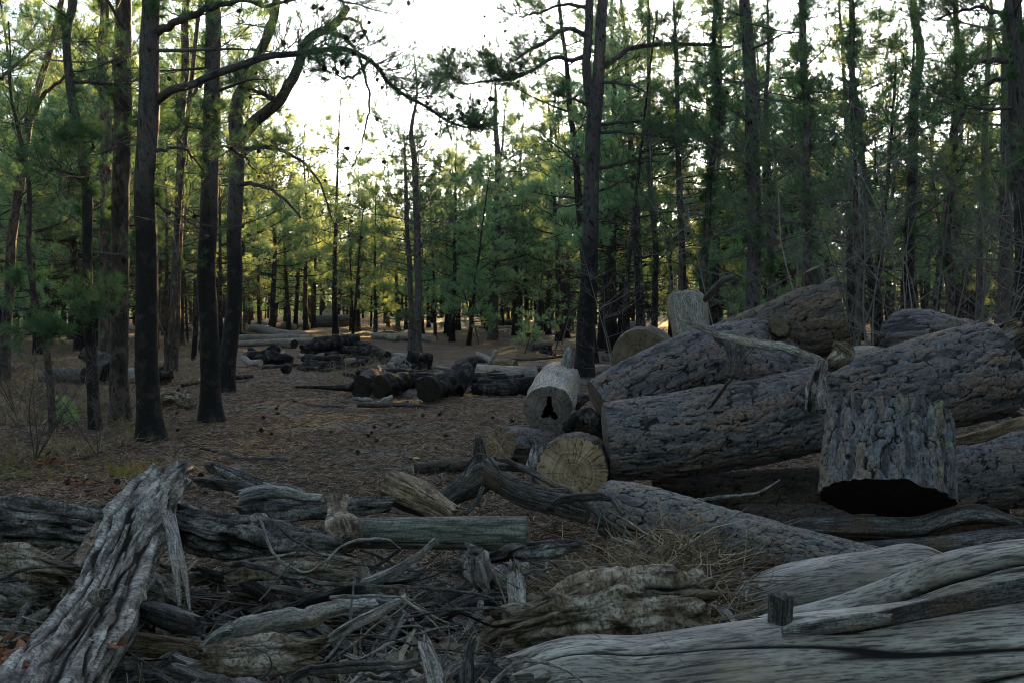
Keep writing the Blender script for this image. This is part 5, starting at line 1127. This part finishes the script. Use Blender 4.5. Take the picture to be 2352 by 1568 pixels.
# ground litter
def gr_pos(n, x0=-80, x1=2432, d0=4.8, d1=26, up=.012, pw=1.0):
    D = np.exp(rd.uniform(math.log(d0), math.log(d1), n)); px = rd.uniform(x0, x1, n); x = (px-CX)/F*D
    return np.stack([x, D, gz(x, D)+.004+rd.random(n)*up], -1)
scatter('needle_litter', 'loose brown pine needles covering the clearing floor', 'needles', 130000, lambda n: gr_pos(n), (.05, .12), .006, 'litter', .2)
scatter('twig_litter', 'small dark twigs and bark bits on the clearing floor', 'twigs', 2600, lambda n: gr_pos(n), (.06, .4), .008, 'twig', .1, .2)
def grass_pos(n):
    D = rd.uniform(17, 42, n); px = rd.uniform(-60, 470, n); x = (px-CX)/F*D; k = vn(x*.7, D*.7, x*0, 5)+.4*vn(x*2, D*2, x*0, 6) > -.1
    p = np.stack([x, D, gz(x, D)], -1)[k]
    D2 = rd.uniform(11, 17, n//4); x2 = (rd.uniform(-60, 300, n//4)-CX)/F*D2; q = np.stack([x2, D2, gz(x2, D2)], -1)[vn(x2*1.3, D2*1.3, x2*0, 8) > .0]
    D3 = rd.normal(25, 2.2, n//6); x3 = (rd.normal(860, 70, n//6)-CX)/F*D3; q3 = np.stack([x3, D3, gz(x3, D3)], -1)
    return np.concatenate([p, q, q3])
scatter('dry_grass', 'tawny dry grass matted on the left side of the clearing', 'grass', 26000, grass_pos, (.1, .3), .008, 'straw', .45, .2, lambda n: np.clip(rd.normal(.72, .18, n), 0, 1))
def green_pos(n):
    cs = [(300, 1075, .16), (270, 1090, .13), (45, 1095, .25), (20, 1070, .2), (150, 960, .15), (340, 985, .2), (640, 985, .7), (450, 985, .5), (560, 1000, .9), (700, 960, .9), (1660, 868, .3), (1210, 810, .6), (215, 1010, .3)]
    out = []
    for x, y, s in cs:
        c = G(x, y); m = int(n/len(cs)*(1 if s < .3 else .5)); out.append(np.stack([c[0]+rd.normal(size=m)*s, c[1]+rd.normal(size=m)*s*1.2, np.full(m, .0)], -1))
    return np.concatenate(out)
scatter('green_weeds', 'small green weeds sprouting from the clearing floor at left', 'weeds', 1700, green_pos, (.03, .11), .006, 'sprout', 1.0, .15)
# dead oak leaves, in three small drifts
lf = Geo(); lb = []
for cx_, cy_, n_, sp_, hz in [(95, 1062, 60, .14, 0), (190, 1108, 22, .08, 0), (265, 1128, 12, .08, 0), (50, 1500, 70, .10, 1), (800, 1008, 0, .1, 0)]:
    c = W(cx_, cy_, 2.62) if hz else G(cx_, cy_)
    for k in range(n_):
        p = c + rd.normal(size=3)*[sp_, sp_, sp_*.15]; p[2] = max(p[2], .01)
        u = nrm(rd.normal(size=3)*[1, 1, .5]); v = nrm(np.cross(u, rd.normal(size=3)*.4+[0, 0, 1])); nn = np.cross(u, v); s = rd.uniform(.03, .055) if not hz else rd.uniform(.012, .028)
        V = [p-u*s, p-u*s*.4+v*s*.5+nn*s*.25, p+u*s*.2+v*s*.45+nn*s*.1, p+u*s, p+u*s*.2-v*s*.45+nn*s*.3, p-u*s*.4-v*s*.5+nn*s*.15]
        lf.add(V, [[0, 1, 2, 3], [0, 3, 4, 5]], 0, None, rd.random())
tag(put('fallen_leaves', lf, M['leafbrown'], smooth=False), 'curled reddish brown dead leaves drifted on the ground and on the pale trunk piece', 'leaves', kind='stuff')
# pine cones on the ground
cl = gr_pos(14, 320, 1330, 8.5, 18)
for k in range(70):
    p = gr_pos(1, 300, 1350, 8.3, 20)[0] if k % 3 == 0 else cl[k % 14]+rd.normal(size=3)*[.35, .35, 0]
    o = bpy.data.objects.new('pine_cone', CONE); COL.objects.link(o); s = rd.uniform(.6, .95); o.scale = (s, s, s)
    o.location = (p[0], p[1], .022); o.rotation_euler = (rd.uniform(1.3, 1.8), rd.uniform(-.3, .3), rd.random()*6.28)
    tag(o, 'dark open pine cone lying on the clearing floor', 'pine cone', 'pine cones scattered on the clearing floor')

# --- charred and pale logs lying in the clearing (foot on the ground)
def glog(label, pts, style, mb, mc, sd, name='charred_log', cat='log', lift=0.0, res=.022, **kw):
    """pts: (px, py centre, r px): depth so that the underside touches the ground"""
    c = []
    for p in pts:
        x, y, r = p[:3]; D = GD(y+r) if len(p) < 4 else GD(p[3]); c.append(np.concatenate([W(x, y, D), [r*D/F]]))
    return log3(name, label, cat, c, style, mb, mc, sd, res, **kw)
glog('sawn charred log with a dark round face, at the front of the burnt heap', [(980, 893, 28), (1010, 884, 27), (1062, 872, 24)], 'char', 'char', 'cutK', 301)
glog('ash dusted charred log with a sawn end, second from left in the burnt heap', [(871, 888, 22), (893, 882, 24), (925, 876, 22)], 'char', 'charA', 'cutK', 302)
glog('ash dusted charred log with a sawn end at the left front of the burnt heap', [(832, 887, 21), (846, 874, 20), (866, 862, 18)], 'char', 'charA', 'cutK', 303)
glog('burnt pointed pole stretching left from the burnt heap', [(680, 888, 2, 892), (740, 889, 4, 894), (790, 890, 7, 900), (815, 888, 12, 902)], 'char', 'char', 'char', 304)
glog('long charred beam lying over the burnt heap', [(832, 850, 5, 868), (900, 856, 9, 872), (980, 860, 11, 878), (1070, 866, 11, 884), (1160, 862, 5, 880)], 'char', 'char', 'char', 305)
glog('burnt snag pointing up to the right out of the burnt heap', [(1035, 890, 26, 906), (1055, 862, 22, 902), (1075, 838, 17, 896), (1088, 826, 9, 892)], 'char', 'char', 'char', 306, name='charred_snag', cat='snag', jag=(0, .05))
glog('charred log at the right end of the burnt heap', [(1100, 888, 16), (1160, 888, 17), (1232, 884, 18)], 'char', 'char', 'cutK', 307)
glog('short charred block right of the round faced sawn log', [(1022, 893, 15), (1040, 892, 15)], 'char', 'char', 'cutK', 308, name='charred_block', cat='wood block')
glog('burnt log half hidden behind the sawn ends of the burnt heap', [(900, 880, 16, 892), (1000, 876, 17, 890), (1040, 880, 17, 895)], 'char', 'char', 'char', 309)
glog('charred stump block standing behind the burnt heap', [(962, 850, 30, 852), (964, 830, 28, 852), (968, 812, 26, 852)], 'char', 'char', 'cutK', 310, name='charred_stump', cat='stump', jag=(0, .05))
glog('ashy grey root lump left of the charred stump block', [(895, 848, 12), (915, 838, 20), (938, 845, 12)], 'rot', 'rotG', 'rotG', 311, name='root_lump', cat='root')
glog('short pale log behind the ashy root lump', [(906, 816, 7), (930, 818, 8), (952, 822, 8)], 'grey', 'greyW', 'cutP', 312, name='pale_log')
glog('rising charred log with a broken end, behind the burnt heap', [(695, 805, 12, 818), (735, 792, 16, 816), (780, 784, 14, 812), (818, 778, 9, 806)], 'char', 'char', 'char', 313, jag=(.05, .05))
glog('hunched charred log right of the rising one', [(795, 800, 9), (830, 798, 13), (860, 808, 13), (886, 820, 8)], 'char', 'char', 'char', 314)
glog('charred log lying low left of the rising one', [(572, 822, 14), (610, 822, 15), (652, 824, 13), (672, 828, 9)], 'char', 'char', 'cutK', 315)
glog('burnt triangular chunk standing on the leftmost charred log', [(625, 818, 20, 834), (630, 802, 14, 834), (633, 790, 5, 834)], 'char', 'char', 'char', 316, name='charred_chunk', cat='wood chunk')
glog('pale peeling bark curl at the left tip of the charred logs', [(563, 806, 4, 838), (560, 820, 7, 838), (575, 832, 7, 840), (598, 832, 8, 842)], 'grey', 'greyW', 'greyW', 317, name='bark_curl', cat='bark')
glog('scorched beam with a square end in the middle of the clearing', [(702, 836, 9), (740, 838, 9), (784, 840, 8), (850, 836, 6)], 'char', 'char', 'cutK', 318)
glog('thin charred pole slanting over the scorched beam', [(735, 851, 3), (780, 845, 5, 850), (810, 836, 5, 848), (842, 826, 4, 844)], 'char', 'char', 'char', 319)
glog('small lone charred root in the open', [(648, 852, 6), (658, 846, 10, 858), (668, 850, 6, 858)], 'char', 'char', 'char', 320, name='charred_root', cat='root')
glog('tiny charred knob behind the lone charred root', [(655, 838, 4), (668, 836, 5)], 'char', 'char', 'char', 321, name='charred_root', cat='root')
glog('long pale log lying level behind the burnt heap, running right past the hollow log', [(1098, 850, 13), (1160, 854, 15), (1230, 857, 15), (1320, 852, 12), (1400, 846, 9)], 'grey', 'greyW', 'cutP', 322, name='pale_log')
glog('tan butt of wood on the far side of the long pale log', [(1128, 836, 9), (1160, 834, 10), (1184, 836, 9)], 'grey', 'tan', 'cutT', 323, name='wood_chunk', cat='wood chunk')
glog('pale broken branch crossing others beyond the burnt heap', [(1096, 812, 5), (1118, 822, 6), (1130, 834, 5, 838)], 'grey', 'greyW', 'cutP', 324, name='pale_branch', cat='branch')
glog('short pale branch pointing up beyond the burnt heap', [(1128, 828, 4, 836), (1134, 814, 5, 836), (1139, 804, 4, 836)], 'grey', 'greyW', 'cutP', 325, name='pale_branch', cat='branch')
glog('low twisted grey branch right of the charred stump block', [(1000, 842, 4), (1030, 846, 4), (1048, 842, 3, 849), (1056, 830, 2, 848)], 'grey', 'grey', 'grey', 326, name='twisted_branch', cat='branch')
glog('long thin dark pole beyond the burnt heap, near the knee high pine', [(1170, 826, 3), (1230, 824, 3), (1300, 816, 4)], 'grey', 'greyD', 'greyD', 327, name='thin_pole', cat='pole')
glog('dark rounded stump beyond the long pale log, by the knee high pine', [(1254, 812, 13, 814), (1256, 800, 12, 814), (1257, 792, 7, 814)], 'char', 'char', 'char', 328, name='charred_stump', cat='stump')
glog('lichen covered boulder like log end behind the knee high pine', [(1215, 796, 8), (1240, 792, 9), (1262, 790, 8)], 'bark', 'barkL', 'cut', 329, name='fallen_log')
for k, (lb, pp) in enumerate([
    ('charred log wedged between the round faced log and the leaning snag', [(930, 876, 15, 892), (1000, 872, 17, 892), (1060, 868, 15, 890)]), ('thin charred pole on top of the right half of the burnt heap', [(1010, 862, 6, 882), (1100, 872, 7, 886), (1200, 866, 7, 886)]),
    ('blackened log behind the sawn ends, at the left rear of the burnt heap', [(820, 862, 12, 874), (880, 860, 14, 874), (950, 862, 13, 876)]), ('low charred log filling the right front of the burnt heap', [(1090, 894, 11), (1150, 896, 12), (1190, 895, 9)]),
    ('lumpy burnt log linking the hunched log to the burnt heap', [(880, 832, 9), (920, 838, 11), (960, 846, 10)]), ('burnt log lying behind the rising charred one', [(760, 800, 9, 810), (830, 808, 11, 818), (890, 816, 9, 826)]),
    ('short burnt log between the scorched beam and the rising log', [(700, 822, 8), (740, 824, 9), (790, 822, 8)]), ('thin black pole along the front of the hunched charred log', [(800, 822, 4), (850, 824, 5), (905, 828, 4)]), ('thin black branch lying between the scorched beam and the burnt heap', [(790, 858, 4), (840, 866, 4), (890, 868, 3)]),
    ('charred branch lying in front of the leftmost charred logs', [(600, 846, 3), (630, 843, 4), (690, 838, 3)]), ('small charred log right of the lone charred root', [(690, 846, 5), (712, 848, 6), (730, 847, 4)]),
    ('burnt pole beside the pale broken branch beyond the burnt heap', [(1050, 834, 4), (1085, 828, 5), (1112, 830, 4)]), ('knobbly burnt stub sticking out of the left charred logs', [(585, 822, 8, 832), (580, 808, 8, 832), (574, 798, 5, 832)])]):
    glog(lb, pp, 'char', 'char', 'char', 450+k, jag=(.05, .05))
# far pale logs
glog('long straight pale log, upper of the two level ones at left centre', [(500, 776, 8), (590, 777, 8.5), (660, 775, 8.5), (720, 777, 7.5)], 'grey', 'greyW', 'cutP', 330, name='pale_log', lump=.06)
glog('long straight pale log, lower of the two level ones at left centre', [(500, 790, 7), (580, 788, 7), (660, 784, 7.5), (714, 783, 7)], 'grey', 'greyW', 'cutP', 331, name='pale_log', lump=.06)
glog('short stout pale piece with a dark sawn end by the two level logs', [(648, 787, 9), (662, 788, 10), (676, 790, 10)], 'grey', 'greyW', 'cutK', 332, name='pale_log')
glog('curved pale log behind the two level ones', [(560, 752, 6), (600, 755, 9), (640, 764, 9), (700, 768, 6)], 'grey', 'grey', 'cutP', 333, name='pale_log')
glog('scorched orange ended log resting on the curved pale log', [(622, 755, 8, 766), (650, 748, 9, 764), (680, 754, 9, 764)], 'grey', 'tan', 'cutT', 334, name='scorched_log')
glog('charred upright stub standing among the far pale logs', [(626, 752, 9, 762), (629, 725, 8, 762), (631, 696, 7, 762)], 'char', 'char', 'char', 335, name='charred_stub', cat='stub')
glog('thick bark covered log with a dark hollow end, far side of the clearing', [(714, 739, 13), (755, 738, 13.5), (798, 737, 14)], 'bark', 'bark', 'cutK', 336, name='bark_log')
glog('pale round disc of sawn wood leaning behind the thick bark log', [(756, 724, 16, 748), (758, 723, 15.5, 746)], 'bark', 'barkL', 'cutP', 337, name='wood_disc', cat='wood disc', roll=0)
glog('thin pale log left of the thick bark log', [(665, 744, 5), (685, 745, 6), (709, 747, 6)], 'grey', 'greyW', 'cutP', 338, name='pale_log')
glog('grey log lying beyond the two close standing pines', [(857, 771, 7), (900, 773, 7), (950, 775, 8), (995, 778, 8)], 'grey', 'grey', 'cutP', 339, name='grey_log')
glog('short pale sawn piece in front of the grey log', [(892, 776, 6), (905, 777, 6.5), (915, 778, 6.5)], 'grey', 'greyW', 'cut', 340, name='pale_log')
glog('pale grey log end far beyond the fork stemmed pine', [(1015, 745, 6), (1030, 740, 9), (1044, 738, 8)], 'grey', 'greyW', 'cutP', 341, name='pale_log')
glog('dark log far off between the centre pines and the forked pine', [(1144, 741, 7), (1180, 741, 7), (1205, 743, 6)], 'bark', 'barkD', 'cutK', 342, name='dark_log')
glog('pale far log just left of the big forked pine', [(1250, 741, 5), (1290, 745, 6), (1325, 746, 5)], 'grey', 'grey', 'cut', 343, name='pale_log')
glog('thin far log lying between the tall centre pine and its right neighbour', [(1085, 750, 3), (1125, 752, 4), (1180, 752, 3)], 'grey', 'grey', 'cut', 344, name='pale_log')
glog('grey lichened log seen right of the big forked pine', [(1425, 748, 9), (1450, 750, 11), (1468, 752, 9)], 'bark', 'barkL', 'cut', 345, name='grey_log')
glog('thin dark log lying right of the big forked pine foot', [(1385, 822, 7), (1430, 820, 8)], 'bark', 'barkL', 'cut', 346, name='grey_log')
# left side behind the near trunks
glog('bark covered charred ended log behind the thin leaning pine at left', [(88, 866, 12), (130, 862, 15), (198, 862, 18)], 'bark', 'bark', 'cutK', 347, name='bark_log')
glog('big dark stump root behind the slim crooked pine at left', [(186, 812, 12, 876), (210, 822, 16, 876), (235, 838, 26, 876), (262, 850, 30, 878)], 'char', 'greyD', 'char', 348, name='dark_stump', cat='stump')
glog('pale split log behind the blackened trunk and the thick trunk', [(290, 862, 18), (315, 862, 18), (345, 860, 17)], 'grey', 'greyW', 'cutP', 349, name='pale_log')
glog('charred log end peeking out right of the thick near trunk', [(330, 862, 17), (360, 860, 17), (386, 858, 17)], 'char', 'char', 'cutK', 350, name='charred_log')
glog('rotten brown log lump between the thick trunk and the grey barked trunk', [(370, 918, 16, 936), (400, 915, 16, 938), (440, 928, 12, 942)], 'rot', 'rot', 'rot', 351, name='rotten_log', jag=(.04, .04))
glog('pale far log at the left, behind the slim crooked pine', [(172, 764, 7), (190, 758, 6, 768), (231, 770, 6)], 'grey', 'greyW', 'cutP', 352, name='pale_log')
glog('far pale logs edge between the two right near trunks at left', [(385, 752, 5), (430, 755, 6), (470, 760, 6)], 'grey', 'greyW', 'cutP', 353, name='pale_log')
glog('dark fallen branch left of the forked pine foot', [(419, 885, 3), (445, 878, 5), (470, 872, 5)], 'char', 'char', 'char', 354, name='dark_branch', cat='branch')
glog('dark branch right of the forked pine foot', [(530, 868, 4), (555, 866, 4), (580, 862, 3)], 'char', 'char', 'char', 355, name='dark_branch', cat='branch')
glog('long dark branch lying on the near floor of the clearing', [(460, 1029, 3), (520, 1040, 5), (560, 1052, 5), (660, 1056, 3)], 'grey', 'greyD', 'greyD', 356, name='dark_branch', cat='branch', res=.012)
glog('thin dark stick on the floor just above the big pale trunk piece', [(405, 1092, 3), (430, 1078, 4), (445, 1068, 3)], 'grey', 'greyD', 'greyD', 357, name='dark_branch', cat='branch', res=.012)
glog('half burnt stick with a pale left end in front of the burnt heap', [(822, 931, 5), (860, 930, 6), (908, 928, 6), (990, 932, 3)], 'grey', 'greyD', 'greyD', 358, name='burnt_stick', cat='stick', res=.012)
glog('pale forked stick leaning in front of the burnt heap', [(865, 926, 4, 932), (885, 918, 6, 930), (900, 910, 4, 928)], 'grey', 'greyW', 'greyW', 359, name='pale_stick', cat='stick', res=.012)
glog('short pale stick left of the forked stick in front of the burnt heap', [(810, 915, 4), (838, 917, 5), (856, 918, 4)], 'grey', 'grey', 'grey', 360, name='pale_stick', cat='stick', res=.012)
glog('thin straight twig on the floor left of the burnt sticks', [(665, 920, 2), (720, 930, 2.5), (790, 934, 2)], 'grey', 'greyD', 'greyD', 361, name='thin_twig', cat='twig', res=.02)
for k, (x, y) in enumerate([(700, 818), (745, 824), (800, 826), (850, 832), (880, 842), (1010, 856), (1100, 880), (560, 770), (600, 742), (480, 745), (530, 748), (410, 758), (640, 812), (760, 812)]):
    a = rd.normal()*8; glog('small charred or grey wood scrap lying among the clearing\'s logs', [(x-12, y+a*.2, 3.5), (x, y, 5), (x+14, y-a*.2, 4)], 'char' if k % 2 else 'grey', ['char', 'grey'][(k+1) % 2], 'char', 400+k, name='wood_scrap', cat='wood scrap', group='wood scraps among the clearing logs')
# brush heaps of dead twigs
def brush(label, px, py, wpx, n, seed, hpx=22):
    rng = np.random.default_rng(seed); c = G(px, py); s = c[1]/F; tw = Geo()
    for k in range(n):
        b = c + [rng.uniform(-1, 1)*wpx*s, rng.normal()*.7, 0]; b[2] = rng.random()*hpx*s*.4
        p = limb_path(rng, b, rng.random()*6.28, rng.uniform(.5, 1.4), rng.uniform(0, .7), 6)
        btubes(tw, p[None], np.linspace(.014, .004, 6)[None], 3, 0, rng.random(1)); Q, r = subs(rng, p, .01, 4, .4); btubes(tw, Q, r, 3, 0, rng.random(4))
    tag(put('brush_heap', tw, M['twig']), label, 'brush heap')
brush('low heap of dead brushwood beyond the grey log, right of the thick bark log', 868, 766, 60, 60, 501)
brush('dead brushwood far off left of the big forked pine', 1260, 752, 50, 40, 502)
brush('tangle of dead brushwood at the far edge of the clearing at left', 470, 762, 60, 46, 503)
brush('dead brushwood in the dark wood behind the rough bark log', 2150, 790, 110, 60, 504)
# the little lime and black tube
c = G(950, 1055); e = empty('plastic_tube', (c[0], c[1], 0)); tag(e, 'tiny lime yellow and black plastic tube lying on the sand', 'plastic tube')
for nm, a, b, r, cc in (('body', -.045, 0, .010, (.01, .01, .01, 1)), ('cap', .001, .045, .010, (.62, .8, .03, 1)), ('nozzle', .046, .058, .005, (.75, .35, .03, 1))):
    g = Geo(); tube(g, np.array([[c[0]+a+(b-a)*t_, c[1]+.01*t_, .012] for t_ in (0, .5, 1)]), [r*.95, r, r*.9], 16)
    t = NT('plastic_'+nm); t.pbr(cc[:3] if False else tuple(cc[:3]), .4, None, .5); put(nm, g, t.m, e)

# ------------------------------------------------------------------ evening air
me = bpy.data.meshes.new('haze'); x0, x1, y0, y1, z0, z1 = -130, 130, -48, 192, -1.5, 16
me.from_pydata([(x0, y0, z0), (x1, y0, z0), (x1, y1, z0), (x0, y1, z0), (x0, y0, z1), (x1, y0, z1), (x1, y1, z1), (x0, y1, z1)], [], [(0, 3, 2, 1), (4, 5, 6, 7), (0, 1, 5, 4), (1, 2, 6, 5), (2, 3, 7, 6), (3, 0, 4, 7)])
hz = bpy.data.objects.new('haze', me); COL.objects.link(hz); tag(hz, 'thin golden evening haze hanging in the wood', 'haze', kind='stuff')
mt = bpy.data.materials.new('haze'); mt.use_nodes = True; mt.node_tree.nodes.clear()
pv = mt.node_tree.nodes.new('ShaderNodeVolumePrincipled'); pv.inputs['Color'].default_value = (.95, .97, 1, 1); pv.inputs['Density'].default_value = .00016; pv.inputs['Anisotropy'].default_value = .6
om = mt.node_tree.nodes.new('ShaderNodeOutputMaterial'); mt.node_tree.links.new(pv.outputs[0], om.inputs['Volume']); me.materials.append(mt)
cy.volume_bounces = 0
